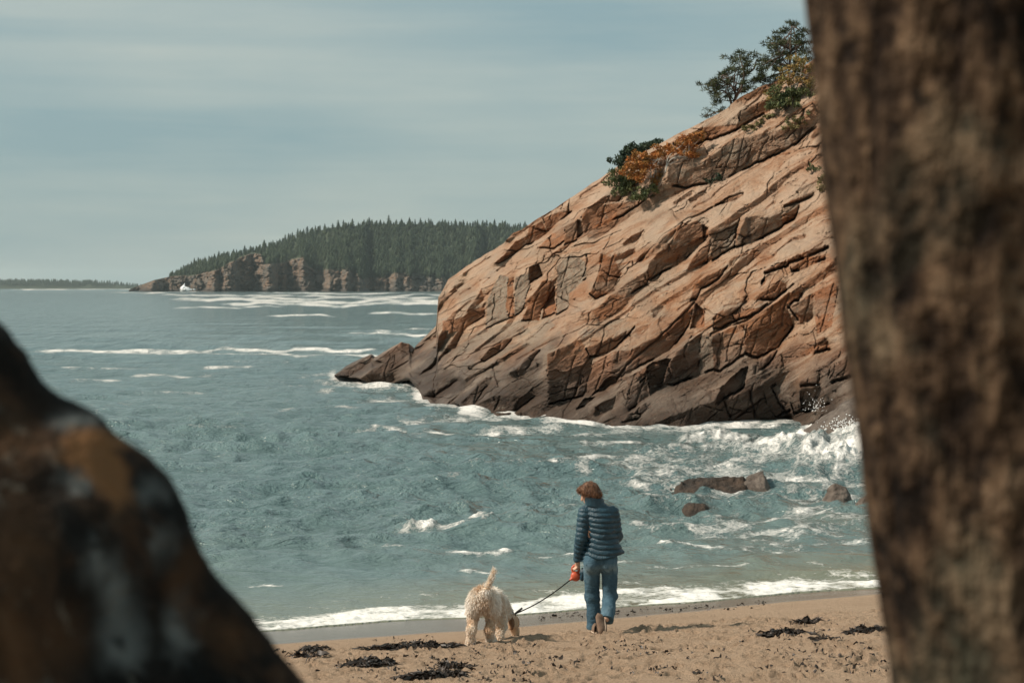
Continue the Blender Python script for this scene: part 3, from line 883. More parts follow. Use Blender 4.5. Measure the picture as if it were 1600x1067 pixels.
def sea_material():
    m = Mat("sea_water", 0.10, 0.5)
    m.b.inputs['IOR'].default_value = 1.33
    foam_ = m.attr('foam'); shal = m.attr('shallow')
    big = m.noise(0.12, 4, 0.5, vec=m.pos((1.0, 0.4, 1.0)))
    deep = m.ramp(big, [(0.3, (0.085, 0.142, 0.144)), (0.7, (0.122, 0.186, 0.185))])
    wat = m.mix(shal, deep, (0.165, 0.175, 0.125))
    fn = m.math('ADD', m.math('MULTIPLY', m.noise(2.4, 7, 0.7, dist=0.8), 0.55), m.math('MULTIPLY', m.noise(9.0, 6, 0.68, dist=0.9), 0.45))
    lace = m.ramp(m.vor(5.5, vec=m.pos((1, 0.8, 1))), [(0.0, 0.16), (0.16, -0.03)]) if False else m.math('MULTIPLY', m.ramp(m.vor(6.0), [(0.0, 1.0), (0.22, 0.0)]), 0.10)
    s = m.math('ADD', m.math('MULTIPLY', m.math('SUBTRACT', fn, 0.5), 2.1), m.math('ADD', foam_, lace))
    mask = m.math('MULTIPLY', m.ramp(s, [(0.44, 0.0), (0.80, 1.0)]), m.ramp(foam_, [(0.04, 0.0), (0.2, 1.0)]))
    m.base(m.mix(mask, wat, (0.78, 0.77, 0.73)))
    m.l(m.math('ADD', 0.09, m.math('MULTIPLY', mask, 0.75)), m.b.inputs['Roughness'])
    m.l(m.math('SUBTRACT', 0.5, m.math('MULTIPLY', mask, 0.35)), m.b.inputs['Specular IOR Level'])
    w1 = m.noise(0.9, 5, 0.62, vec=m.pos((0.75, 1.0, 1.0)), dist=0.4); w2 = m.noise(2.6, 5, 0.62, vec=m.pos((0.65, 1.0, 1)), dist=0.6); w3 = m.noise(8.0, 4, 0.6, vec=m.pos((0.7, 1.0, 1)), dist=0.6)
    rid = lambda q: m.math('SUBTRACT', 1.0, m.math('ABSOLUTE', m.math('SUBTRACT', m.math('MULTIPLY', q, 2.0), 1.0)))
    hgt = m.math('ADD', m.math('MULTIPLY', rid(w1), 0.9), m.math('ADD', m.math('MULTIPLY', rid(w2), 0.30), m.math('MULTIPLY', w3, 0.12)))
    w0 = m.noise(1.0, 5, 0.65, vec=m.pos((0.55, 0.07, 1.0)), dist=0.5)
    hgt = m.math('ADD', hgt, m.math('MULTIPLY', m.math('MULTIPLY', w0, m.attr('far')), 9.0))
    hgt = m.math('ADD', hgt, m.math('MULTIPLY', m.math('MULTIPLY', mask, fn), 0.25))
    dis = m.attr('chop'); 
    m.bump(m.math('MULTIPLY', hgt, dis), 1.0, 0.30)
    return m.m
sea = add("sea", np.stack([WX + mvx, WY + mvy, seaz], -1).reshape(-1, 3), grid_faces(*SX.shape)[:, ::-1], sea_material())
attr(sea.data, 'foam', np.clip(foam, 0, 1.15))
attr(sea.data, 'shallow', np.clip(0.80 * sstep(4.2, 0.4, sh) + 0.35 * sstep(14, 2, sh) * (0.6 + 0.6 * fbm(WX / 3, WY / 3, oct=2, seed=140)), 0, 1))
attr(sea.data, 'far', sstep(55, 260, SD) * (1.0 + 2.0 * sstep(250, 1200, SD)))
attr(sea.data, 'chop', 0.20 + 0.80 * sstep(1.0, 12, sh))
tag(sea, "choppy teal sea with foam lanes and surf breaking on the beach", kind="structure")

# ================================================================== FAR WOODED HEADLAND AND ISLAND
def far_rock_material():
    m = Mat("far_cliff_rock", 0.9, 0.2)
    n = m.noise(0.045, 5, 0.6, dist=0.4); n2 = m.noise(0.22, 5, 0.6)
    c = m.ramp(n, [(0.33, (0.08, 0.076, 0.068)), (0.47, (0.135, 0.115, 0.094)), (0.6, (0.20, 0.130, 0.085)), (0.72, (0.12, 0.112, 0.10))])
    c = m.mix(m.ramp(n2, [(0.3, 0.8), (0.5, 0.0)]), c, (0.09, 0.08, 0.07))
    z = m.n('ShaderNodeSeparateXYZ'); m.l(m.coord.outputs['Object'], z.inputs[0])
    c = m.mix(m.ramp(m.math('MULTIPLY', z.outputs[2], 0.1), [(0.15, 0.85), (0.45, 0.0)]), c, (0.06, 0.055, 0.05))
    c = m.mix(m.attr('soil'), c, (0.045, 0.06, 0.035))
    m.base(c)
    m.bump(m.noise(0.35, 6, 0.65), 1.0, 2.5)
    return m.m
FAR_ROCK = far_rock_material()
f_sky = [(200, 453.5), (212, 448), (243, 437), (262, 433), (276, 427), (310, 411), (347, 402), (381, 396), (406, 388), (440, 380), (473, 368), (515, 356), (599, 350), (703, 352), (808, 355), (900, 356), (1000, 362), (1200, 380)]
f_rock = [(200, 453), (212, 447.5), (243, 436.5), (264, 432), (290, 432), (306, 430), (339, 422), (368, 407), (389, 396), (408, 397), (414, 414), (440, 412), (460, 406), (474, 404), (482, 418), (494, 425), (548, 425), (566, 438), (600, 436), (622, 428), (640, 434), (682, 438), (700, 441), (1000, 443), (1200, 445)]
fc = np.linspace(201, 1150, 620); fnr = 110
fyt = np.interp(fc, *zip(*f_sky)); fyr = np.maximum(np.interp(fc, *zip(*f_rock)), fyt)
fyb = np.full_like(fc, 455.4) + 0.3 * fbm(fc / 20, fc * 0, oct=2, seed=150)
fyr = np.minimum(fyr + 1.5 * fbm(fc / 8, fc * 0, oct=3, seed=151), fyb - 0.6)
fD0 = F * CZ / (fyb - HOR)
ft = np.linspace(0, 1, fnr)[:, None]
FPY = fyb[None] + (fyt - fyb)[None] * ft; FPX = np.repeat(fc[None], fnr, 0)
cl = np.clip((fyb[None] - FPY) / np.maximum(fyb - fyr, 0.5)[None], 0, 1)
up = np.clip((fyr[None] - FPY) / np.maximum(fyr - fyt, 0.5)[None], 0, 1)
f1, f2, cid, _, _ = voronoi2((FPX + 2 * fbm(FPX / 6, FPY / 6, oct=2, seed=152)) / 9, FPY / 12, seed=153)
g1, g2, gid, _, _ = voronoi2(FPX / 3.6, FPY / 3.6, seed=155)
step = np.floor(cl * 4 + 0.8 * cid) / 4
facet = (cid - 0.5) * 15 + (gid - 0.5) * 8 + 7 * np.exp(-((f2 - f1) / 0.08) ** 2) + 8 * fbm(FPX / 7, FPY / 7, oct=3, seed=156)
FD = fD0[None] + 45 * (0.4 * cl + 0.6 * step) + 330 * up ** 1.2 + facet * (1 - 0.8 * sstep(0, 0.15, up)) * sstep(0, 0.05, ft)
FV = np.stack([(FPX - 800) / F * FD, FD, CZ + (HOR - FPY) / F * FD], -1)
fu = FV[:1].copy(); fu[..., 2] = -2.0
fb = [FV[-1:] + np.array([0, 60.0 * k, -2.0 * k * k]) for k in (1, 2, 3)]; fe = fb[-1].copy(); fe[..., 2] = -2.0; fe[..., 1] += 60
FA = np.concatenate([fu, FV] + fb + [fe], 0)
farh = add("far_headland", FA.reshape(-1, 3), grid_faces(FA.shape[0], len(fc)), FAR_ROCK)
soil = sstep(0.0, 0.10, up)
attr(farh.data, 'soil', np.concatenate([soil[:1], soil] + [soil[-1:]] * 4, 0))
tag(farh, "distant headland of low granite cliffs below a dark spruce wood", kind="structure")

# --- spruces
def spruce(seed, tiers=9, nb=8):
    """one spruce about 1 m tall (scaled later): crown triangles and trunk"""
    r = np.random.default_rng(seed)
    V = []; T = []
    lean = r.normal(0, 0.02, 2)
    for t in range(tiers):
        f = t / (tiers - 1)
        z = 0.10 + 0.84 * f; R = (0.22 * (1 - f) ** 0.7 + 0.02) * r.uniform(0.75, 1.15)
        for j in range(nb):
            a = 2 * math.pi * (j + r.uniform(-0.3, 0.3)) / nb + t
            rr = R * r.uniform(0.55, 1.25); w = 0.38 * R + 0.012
            c, s_ = math.cos(a), math.sin(a)
            i = len(V)
            V += [(lean[0] * z, lean[1] * z, z + 0.075), (c * rr * 0.55 - s_ * w + lean[0] * z, s_ * rr * 0.55 + c * w + lean[1] * z, z - 0.02),
                  (c * rr + lean[0] * z, s_ * rr + lean[1] * z, z - 0.045 * r.uniform(0.2, 1.4)), (c * rr * 0.55 + s_ * w + lean[0] * z, s_ * rr * 0.55 - c * w + lean[1] * z, z - 0.02)]
            T += [(i, i + 1, i + 2), (i, i + 2, i + 3)]
    i = len(V); V += [(-0.012, 0, 0.9), (0.012, 0, 0.9), (0, 0, 1.04), (0, -0.012, 0.9), (0, 0.012, 0.9), (0, 0, 1.04)]; T += [(i, i + 1, i + 2), (i + 3, i + 4, i + 5)]
    return np.array(V), np.array(T)
def leaf_material(name, c1, c2, scale=0.6, rough=0.7, tint=None):
    m = Mat(name, rough, 0.2)
    g = m.n('ShaderNodeObjectInfo')
    n = m.noise(scale, 3, 0.6)
    c = m.mix(m.ramp(n, [(0.35, 0.0), (0.65, 1.0)]), c1, c2)
    if tint:
        t_ = m.math('ADD', m.attr('tint'), m.math('MULTIPLY', g.outputs['Random'], 0.35))
        c = m.mix(m.ramp(t_, [(0.0, 0.0), (0.8, 1.0)]), c, tint)
    m.base(c)
    return m.m
SPRUCE = leaf_material("spruce_needles", (0.010, 0.026, 0.022), (0.022, 0.044, 0.030), 0.05, tint=(0.062, 0.085, 0.048))
BARK_FAR = simple_mat("spruce_bark", (0.10, 0.08, 0.065), (0.16, 0.13, 0.10), 1.0)
sp_var = [spruce(i, 9 + i % 3, 7 + i % 2) for i in range(6)]
def far_ground(px, t):
    i = int(np.clip(np.searchsorted(fc, px), 0, len(fc) - 1)); j = int(np.clip(round(t * (fnr - 1)), 0, fnr - 1))
    return FV[j, i], up[j, i]
spots = []
tr = np.random.default_rng(5)
while len(spots) < 4300:
    px = tr.uniform(258, 905); t = tr.uniform(0.02, 1.0)
    q, u_ = far_ground(px, t)
    if u_ < 0.03 - 0.0 * t: continue
    spots.append((px, t, u_, q, (tr.uniform(4.5, 8.0) + 3.0 * (tr.uniform() > 0.9)) * (0.72 + 0.28 * min(1, (px - 250) / 200))))
# a few scattered on the rock ledges
for px, t in ((430, 0.42), (520, 0.5), (560, 0.25), (600, 0.3), (655, 0.3), (640, 0.22), (575, 0.28), (590, 0.22), (665, 0.24), (350, 0.62), (455, 0.4), (500, 0.46)):
    q, u_ = far_ground(px, t); spots.append((px, t, u_, q, tr.uniform(5, 9)))
# individuals: the ones whose outline stands free against the sky
order = sorted(range(len(spots)), key=lambda i: (spots[i][3][2] + spots[i][4] - CZ) / spots[i][3][1] * -1)
chosen = []; used = []
for i in order:
    px = spots[i][0]
    if px > 850: continue
    if all(abs(px - u_) > 4.5 for u_ in used): chosen.append(i); used.append(px)
    if len(chosen) >= 130: break
# add trees so that the sky edge never gaps
crown_me = []; trunk_me = make_mesh("trunk", *(lambda b: (b[0], [b[1][b[1][:, 2] != b[1][:, 3]]]))(tube([(0, 0, -0.05), (0, 0, 0.5), (0, 0, 0.95)], [0.018, 0.011, 0.003], 5)), BARK_FAR)
for V_, T_ in sp_var: crown_me.append(make_mesh("crown", V_, T_, SPRUCE, smooth=False))
for k, i in enumerate(chosen):
    px, t, u_, q, h = spots[i]
    e = empty("spruce_tree", q); h *= 1.12
    e.scale = (h * 1.6, h * 1.6, h); e.rotation_euler = (0, 0, tr.uniform(0, 6.28))
    add_me("crown", crown_me[k % 6], e); add_me("trunk", trunk_me, e)
    place = [(300, "on the low left tip of the far wooded headland"), (350, "on the left shoulder of the far headland above its sloping rocks"), (410, "beside the bare rock dome of the far headland"), (480, "just right of the bare rock dome on the far headland's skyline"),
             (560, "on the rising skyline above the far headland's tall cliff"), (650, "on the highest part of the far headland's skyline"), (740, "on the level skyline right of the far headland's summit"), (1e9, "on the far headland's skyline close to the orange near cliff")]
    lab = "dark spruce " + next(t_ for x_, t_ in place if px < x_)
    tag(e, lab, "tree", "spruces along the far headland skyline")
bag = Bag(); chs = set(chosen); wt = []
for k, (px, t, u_, q, h) in enumerate(spots):
    if k in chs: continue
    V_, T_ = sp_var[k % 6]; a = tr.uniform(0, 6.28); c, s_ = math.cos(a), math.sin(a)
    W = V_ * h; W[:, :2] *= tr.uniform(1.4, 2.3)
    W = np.stack([W[:, 0] * c - W[:, 1] * s_, W[:, 0] * s_ + W[:, 1] * c, W[:, 2]], 1) + q
    bag.tris(W, T_); wt.append(np.full(len(W), tr.uniform(0, 1) ** 2 * 0.9))
wood = bag.obj("spruce_wood", SPRUCE, smooth=False)
attr(wood.data, 'tint', np.concatenate(wt))
tag(wood, "dense dark green spruce wood covering the far headland", "wood", kind="stuff")

# --- the low wooded island on the left horizon
ic = np.linspace(-330, 204, 240)
ih = np.interp(ic, [-330, -200, -60, 0, 40, 90, 120, 160, 190, 200, 204], [4, 24, 31, 29, 28, 26, 24, 19, 12, 6, 0.5])
iD = 5200.0
IX = (ic - 800) / F * iD
rows = []
for yy, zf in ((-60, -2.0), (0, 0.5), (40, 3.0), (120, 0.45), (260, 0.62), (420, 0.3), (520, -2)):
    z_ = ih * zf if 0 < zf < 1 else np.full_like(ih, zf); 
    if zf in (0.5,): z_ = np.minimum(ih * 0.12, 2.0)
    if zf == 3.0: z_ = np.minimum(ih * 0.3, 4.0)
    rows.append(np.stack([IX, np.full_like(IX, iD + yy), z_ + 1.2 * fbm(IX / 40, IX * 0 + yy, oct=2, seed=160) * (zf > 0)], -1))
IA = np.stack(rows)
isl = add("far_island", IA.reshape(-1, 3), grid_faces(IA.shape[0], len(ic)), FAR_ROCK)
attr(isl.data, 'soil', np.concatenate([np.zeros((1, len(ic))), np.ones((6, len(ic)))], 0))
tag(isl, "low dark island on the left horizon", kind="structure")
bag = Bag()
for k in range(1900):
    i = tr.integers(0, len(ic)); x_ = IX[i] + tr.uniform(-2, 2); yy = tr.uniform(40, 300)
    if 128 < ic[i] < 185 and tr.uniform() < 0.6: continue
    g = ih[i] * np.interp(yy, [0, 40, 120, 260, 420], [0.1, 0.25, 0.45, 0.62, 0.3])
    h = min(ih[i] * 0.6, tr.uniform(8, 13))
    V_, T_ = sp_var[k % 6]
    bag.tris(V_ * np.array([h * 1.5, h * 1.5, h]) + np.array([x_, iD + yy, g - 0.5]), T_)
iw = bag.obj("island_wood", SPRUCE, smooth=False)
tag(iw, "dark wood covering the low island on the left horizon", "wood", kind="stuff")

# ================================================================== VEGETATION ON THE HEADLAND
NEEDLE = leaf_material("pine_needles", (0.030, 0.045, 0.020), (0.080, 0.084, 0.034), 2.2)
JUNIPER = leaf_material("juniper_foliage", (0.025, 0.048, 0.034), (0.055, 0.080, 0.045), 2.0)
ORANGE = leaf_material("autumn_leaves", (0.42, 0.135, 0.032), (0.26, 0.15, 0.045), 2.6)
BIRCHLEAF = leaf_material("birch_leaves", (0.30, 0.17, 0.05), (0.14, 0.14, 0.05), 2.4)
GREENLEAF = leaf_material("shrub_leaves", (0.060, 0.082, 0.035), (0.13, 0.135, 0.05), 2.4)
DRYGRASS = leaf_material("dry_ledge_grass", (0.22, 0.17, 0.075), (0.11, 0.115, 0.05), 3.0)
PINEBARK = simple_mat("pine_bark", (0.075, 0.055, 0.045), (0.15, 0.11, 0.085), 6, bump=0.6, bscale=14, bdist=0.03)
PALEBARK = simple_mat("pale_birch_bark", (0.38, 0.36, 0.32), (0.55, 0.52, 0.46), 5)
veg = np.random.default_rng(31)

def leaves(bag, c, R, n, size, needle=False, flat=0.75):
    """n leaf faces spread through a clump"""
    d = veg.normal(size=(n, 3)); d /= np.linalg.norm(d, axis=1, keepdims=True)
    rr = R * veg.uniform(0.25, 1.0, (n, 1)) ** 0.6
    o = np.asarray(c) + d * rr * np.array([1, 1, flat])
    if needle:
        u = d + veg.normal(size=(n, 3)) * 0.7 + np.array([0, 0, 0.35])
    else: u = veg.normal(size=(n, 3)) + np.array([0, 0, -0.2])
    u /= np.linalg.norm(u, axis=1, keepdims=True)
    w = np.cross(u, veg.normal(size=(n, 3))); w /= np.linalg.norm(w, axis=1, keepdims=True) + 1e-9
    L = size * veg.uniform(0.6, 1.3, (n, 1)); Wd = L * (0.22 if needle else 0.42)
    V = np.stack([o - w * Wd * 0.5, o + w * Wd * 0.5, o + u * L * 0.6 + w * Wd * 0.55, o + u * L * 0.6 - w * Wd * 0.55, o + u * L], 1)
    base = np.arange(n)[:, None] * 5
    if needle:
        T = base + np.array([[0, 1, 4]]); bag.tris(V.reshape(-1, 3), T)
    else:
        T = np.concatenate([base + np.array([[0, 1, 2]]), base + np.array([[0, 2, 3]]), base + np.array([[3, 2, 4]])]); bag.tris(V.reshape(-1, 3), T)

ZV = {'P': (1080, 20, 5.335), 'O': (920, 180, 7.114), 'U': (840, 150, 3.048)}
def shrub(name, zo, base, limbs, clumps, mat, bark, label, cat, R, n, size, needle=False, depth=0.9, dD=0.0, sub=3, rad=0.05, flat=0.75):
    ox, oy, s_ = ZV[zo]
    conv = lambda q: (ox + q[0] / s_, oy + q[1] / s_)
    bx, by = conv(base)
    Db = head_D(bx, by) + dD
    e = empty(name, P(bx, by + 1.5, Db))
    o0 = np.array(e.location)
    bag = Bag()
    for lm in limbs:
        pts = [P(*conv(q), Db + (0 if i == 0 else veg.uniform(-0.5, 0.5) * depth)) - o0 for i, q in enumerate(lm)]
        pts[0] = pts[0] - np.array([0, 0, 0.12]) if lm[0] == base else pts[0]
        pts = spline(pts, 4)
        bag.tube(pts, np.linspace(rad, rad * 0.35, len(pts)), 6)
    fol = Bag()
    for q in clumps:
        c = P(*conv(q), Db + veg.uniform(-depth, depth)) - o0
        # a twig from the nearest limb
        for k in range(sub):
            cc = c + veg.normal(size=3) * R * np.array([0.8, 0.9, 0.25 if needle else 0.45])
            leaves(fol, cc, R * veg.uniform(0.6, 1.05), n, size, needle, flat)
            st = bag.V[0][veg.integers(0, len(bag.V[0]))]
            if k == 0:
                mid = (st + cc) / 2 + veg.normal(size=3) * 0.08
                bag.tube(spline([st, mid, cc], 3), np.linspace(rad * 0.45, rad * 0.12, 7), 4)
    bag.obj("trunk", bark, e); fol.obj("crown", mat, e, smooth=False)
    tag(e, label, cat, "shrubs and pines growing on the headland")
    return e

shrub("pine_tree", 'P', (345, 765), [[(345, 765), (370, 690), (345, 620), (290, 590), (240, 560), (160, 580)], [(370, 690), (420, 620), (440, 520), (420, 420), (400, 360)], [(345, 765), (310, 690), (250, 650), (200, 720)], [(440, 520), (520, 470), (545, 390)]],
      [(130, 590), (175, 600), (200, 560), (250, 510), (330, 490), (400, 470), (350, 370), (410, 350), (530, 370), (470, 430), (280, 590), (220, 640), (200, 740), (290, 700), (450, 520), (530, 500), (560, 570), (430, 600), (340, 560), (390, 650), (470, 640), (500, 570), (300, 640), (150, 650), (240, 700), (370, 420), (450, 380)],
      NEEDLE, PINEBARK, "wind-bent pine with a flat spreading crown at the end of the headland's crest", "tree", 0.19, 60, 0.14, True, 0.6, 0.6, 3, 0.05, 0.38)
shrub("pine_tree", 'P', (825, 640), [[(825, 640), (820, 450), (825, 300), (832, 180), (838, 95)], [(820, 450), (720, 420), (620, 400)], [(825, 300), (740, 270), (660, 255)], [(825, 320), (900, 280), (960, 240)], [(820, 500), (700, 520), (600, 560)]],
      [(660, 255), (720, 210), (780, 180), (835, 95), (828, 150), (760, 290), (820, 250), (900, 200), (930, 250), (680, 330), (620, 380), (700, 400), (760, 350), (840, 330), (900, 330), (960, 150), (960, 300), (640, 450), (700, 470), (600, 420), (880, 260), (590, 520), (650, 560), (700, 540), (620, 600), (760, 470), (930, 400), (980, 380), (690, 270), (780, 240), (570, 470)],
      NEEDLE, PINEBARK, "taller pine with a thin pointed leader beside the big foreground trunk", "tree", 0.19, 60, 0.14, True, 0.7, 1.6, 3, 0.05, 0.38)
shrub("pine_tree", 'P', (300, 800), [[(300, 800), (230, 825), (160, 850), (100, 865)]], [(100, 865), (150, 850), (140, 815), (200, 830), (250, 815), (280, 805)], NEEDLE, PINEBARK,
      "low creeping pine branch hugging the skyline rock below the wind-bent pine", "tree", 0.09, 30, 0.11, True, 0.3, 0.5, 2, 0.025)
shrub("birch_tree", 'P', (825, 725), [[(825, 725), (850, 640), (848, 580), (880, 500)], [(848, 620), (885, 590), (930, 540)], [(850, 640), (820, 560), (830, 480)]],
      [(800, 480), (850, 420), (900, 420), (860, 500), (930, 480), (980, 500), (1010, 470), (940, 560), (1000, 560), (1030, 520), (780, 540), (830, 560), (900, 520), (960, 440), (1030, 600), (870, 380), (980, 600)],
      BIRCHLEAF, PALEBARK, "small pale-stemmed birch turning orange in front of the tall pine", "tree", 0.18, 50, 0.085, False, 0.5, -0.1, 3, 0.028)
shrub("green_shrub", 'P', (780, 790), [[(780, 790), (800, 730), (770, 690)], [(780, 790), (900, 720), (960, 700)]],
      [(700, 720), (760, 690), (820, 700), (880, 690), (940, 690), (990, 700), (800, 750), (870, 750), (940, 750), (740, 770), (690, 760), (720, 650), (1020, 660), (960, 640), (900, 650)],
      GREENLEAF, PINEBARK, "dense dark green shrub at the foot of the pale-stemmed birch", "shrub", 0.19, 60, 0.10, False, 0.4, -0.2, 4, 0.03)
shrub("orange_green_shrub", 'P', (690, 740), [[(690, 740), (700, 690), (680, 640)]], [(650, 660), (690, 640), (720, 600), (660, 700), (700, 690), (640, 720), (710, 740)],
      BIRCHLEAF, PINEBARK, "small yellowing shrub left of the birch on the crest", "shrub", 0.12, 40, 0.08, False, 0.3, -0.1, 2, 0.02)
shrub("ledge_grass", 'P', (640, 880), [[(640, 880), (560, 930)]], [(760, 800), (700, 830), (640, 870), (590, 900), (540, 930), (480, 960), (520, 950), (600, 930), (670, 860), (720, 800), (560, 970), (480, 1000), (430, 960)],
      DRYGRASS, PINEBARK, "strip of dry green and yellow grass below the crest shrubs", "grass clump", 0.10, 40, 0.09, False, 0.25, -0.1, 2, 0.012, 0.4)
shrub("ledge_grass", 'P', (900, 880), [[(900, 880), (860, 920)]], [(800, 900), (850, 880), (900, 900), (950, 870), (980, 840), (870, 930), (820, 940), (760, 950), (930, 920)],
      DRYGRASS, PINEBARK, "patch of dry rusty grass on the ledge next to the foreground trunk", "grass clump", 0.10, 36, 0.09, False, 0.25, -0.1, 2, 0.012, 0.4)
shrub("juniper_bush", 'O', (520, 470), [[(520, 470), (450, 420), (400, 450)], [(520, 470), (560, 380), (620, 340)]], [(350, 490), (330, 530), (400, 430), (470, 370), (540, 380), (610, 330), (720, 320), (660, 330), (430, 470), (500, 430), (580, 400), (380, 470), (470, 350)],
      JUNIPER, PINEBARK, "dark juniper bush on the skyline behind the orange bush", "shrub", 0.17, 80, 0.09, False, 0.3, 0.5, 4, 0.03)
shrub("orange_bush", 'O', (700, 720), [[(700, 720), (690, 620), (720, 540), (800, 480)], [(690, 620), (600, 560), (520, 540)], [(700, 720), (760, 560), (820, 420)]],
      [(480, 560), (560, 480), (640, 450), (720, 400), (820, 360), (880, 400), (760, 480), (700, 560), (600, 560), (520, 640), (600, 660), (740, 690), (800, 690), (760, 740), (640, 520), (560, 600), (480, 480), (680, 480), (800, 420), (450, 600), (560, 540), (650, 600), (540, 690)],
      ORANGE, PALEBARK, "bright orange autumn bush in the hollow halfway up the headland", "shrub", 0.17, 60, 0.08, False, 0.35, -0.15, 4, 0.022)
shrub("orange_bush", 'O', (850, 600), [[(850, 600), (890, 520), (950, 475), (1060, 465), (1130, 470)], [(850, 600), (880, 480), (940, 410), (1040, 330)]],
      [(960, 370), (1040, 270), (1120, 260), (1200, 230), (1250, 230), (1150, 370), (1200, 450), (1070, 420), (1120, 440), (1000, 330), (930, 430), (1020, 400), (1160, 250), (1240, 460), (1080, 300)],
      ORANGE, PALEBARK, "thin orange bush with a bare pale branch reaching over the dark ledge", "shrub", 0.14, 46, 0.075, False, 0.3, -0.15, 4, 0.022)
shrub("green_shrub", 'O', (390, 860), [[(390, 860), (380, 760), (350, 660)], [(390, 860), (440, 760), (470, 690)]],
      [(330, 640), (400, 660), (380, 760), (420, 820), (340, 800), (300, 720), (460, 700), (370, 700), (430, 740), (350, 860), (260, 740), (470, 800), (520, 740)],
      GREENLEAF, PINEBARK, "rounded green shrub at the left foot of the orange bush", "shrub", 0.18, 64, 0.08, False, 0.35, -0.15, 4, 0.025)
shrub("green_shrub", 'O', (650, 890), [[(650, 890), (620, 850)], [(650, 890), (740, 830)]], [(560, 860), (640, 830), (740, 810), (820, 790), (560, 900), (680, 870), (600, 870), (780, 830), (500, 900), (860, 770)],
      GREENLEAF, PINEBARK, "low spreading green shrub under the orange bush beside the pale slab", "shrub", 0.14, 56, 0.075, False, 0.3, -0.2, 4, 0.02)
shrub("green_shrub", 'O', (1400, 720), [[(1400, 720), (1420, 660)]], [(1400, 690), (1430, 650), (1440, 700), (1300, 720), (1380, 720)], JUNIPER, PINEBARK,
      "tiny dark shrub at the foot of the grey blocks right of the orange bush", "shrub", 0.09, 34, 0.07, False, 0.15, -0.1, 2, 0.015)
shrub("green_shrub", 'U', (1310, 358), [[(1310, 358), (1300, 345)]], [(1290, 345), (1320, 350), (1340, 355), (1305, 335)], GREENLEAF, PINEBARK,
      "tiny green tuft on the pale slab near the foreground trunk", "shrub", 0.10, 30, 0.07, False, 0.15, -0.1, 2, 0.015)
shrub("dry_bush", 'U', (1380, 450), [[(1380, 450), (1370, 400)]], [(1350, 400), (1370, 380), (1390, 420), (1360, 440), (1380, 410), (1400, 400)], DRYGRASS, PINEBARK,
      "straw-coloured dry bush on the rock touching the foreground trunk's edge", "shrub", 0.14, 44, 0.09, False, 0.2, -0.1, 3, 0.015)

# ================================================================== BOULDERS IN THE SHALLOWS
BOULDER = ROCK
def boulder_rock_material(name, top, low):
    m = Mat(name, 0.7, 0.35)
    n = m.noise(2.5, 6, 0.65); n2 = m.noise(11, 5, 0.65)
    c = m.mix(m.ramp(n, [(0.35, 0.0), (0.65, 1.0)]), low, top)
    c = m.mix(m.ramp(n2, [(0.35, 0.5), (0.55, 0.0)]), c, tuple(0.4 * q for q in low))
    m.base(c); m.bump(m.math('ADD', n2, n), 0.8, 0.08)
    return m.m
GREYB = boulder_rock_material("wet_grey_boulder", (0.17, 0.14, 0.115), (0.075, 0.055, 0.042))
BROWNB = boulder_rock_material("weedy_brown_boulder", (0.070, 0.044, 0.028), (0.026, 0.020, 0.015))
def boulder(name, outline, Yd, thick, mat, label, seed, h=0.035, amp=0.085, group="boulders awash in the shallows"):
    """outline: photograph pixels of the visible top edge, left to right; the rock goes on under water"""
    pts = np.array([P(a, b_, Yd) for a, b_ in outline])
    o0 = np.array([pts[:, 0].mean(), Yd, 0.0])
    x_ = pts[:, 0] - o0[0]; z_ = pts[:, 2]
    xm, xM = x_.min(), x_.max(); wid_ = xM - xm
    r = np.random.default_rng(seed)
    pl = []
    for k in range(9):
        a = r.uniform(0, 2 * math.pi); tl = r.uniform(0.1, 0.7); n = np.array([math.cos(a) * math.cos(tl), math.sin(a) * math.cos(tl), math.sin(tl)])
        pl.append(n)
    def fn(x, y, z):
        top = np.interp(x, x_, z_).astype(np.float32)
        u = y / thick
        prof = top - (0.16 + 0.55 * np.abs(top)) * u * u
        f = (z - prof) * 0.75
        f = np.maximum(f, -(z + 0.5))
        f = np.maximum(f, np.abs(x - (xm + xM) / 2) - wid_ / 2)
        f = f + amp * (fbm(x * 3.0 + seed, y * 3.0, z * 4.5, oct=4, seed=seed, gain=0.62) - 0.1)
        return f
    V, Q = sdf_mesh(fn, (xm - 0.15, -thick * 1.7, -0.4), (xM + 0.15, thick * 1.7, z_.max() + 0.2), h)
    o = add(name, V, Q, mat, loc=o0)
    tag(o, label, "rock", group)
    return o
sea_depth = lambda y: F * CZ / (y - HOR)
boulder("flat_reef_rock", [(1050, 766), (1060, 755), (1082, 751), (1112, 749), (1140, 750), (1160, 749), (1172, 760)], sea_depth(762), 0.7, BROWNB, "long low brown weedy rock in the shallows joined to the grey pointed boulder", 3, 0.024, 0.11)
boulder("pointed_boulder", [(1146, 768), (1150, 757), (1168, 746), (1183, 739), (1192, 738), (1198, 748), (1203, 764)], sea_depth(760) - 0.3, 0.5, GREYB, "grey boulder with a pointed right end beside the long weedy rock", 4, 0.022, 0.10)
boulder("small_boulder", [(1064, 797), (1069, 789), (1076, 785), (1086, 785), (1100, 787), (1108, 793), (1111, 798)], sea_depth(787), 0.35, BROWNB, "small dark brown boulder nearest the beach, left of the round boulder", 5, 0.02, 0.035)
boulder("round_boulder", [(1286, 786), (1292, 772), (1300, 760), (1308, 758), (1320, 764), (1328, 774), (1333, 786)], sea_depth(780), 0.4, GREYB, "rounded brown boulder standing alone in the shallows near the foreground trunk", 6, 0.02, 0.10)
boulder("small_boulder", [(1334, 790), (1343, 780), (1352, 775), (1362, 778), (1380, 788)], sea_depth(784), 0.3, GREYB, "low grey boulder just showing beside the foreground trunk", 7, 0.025)
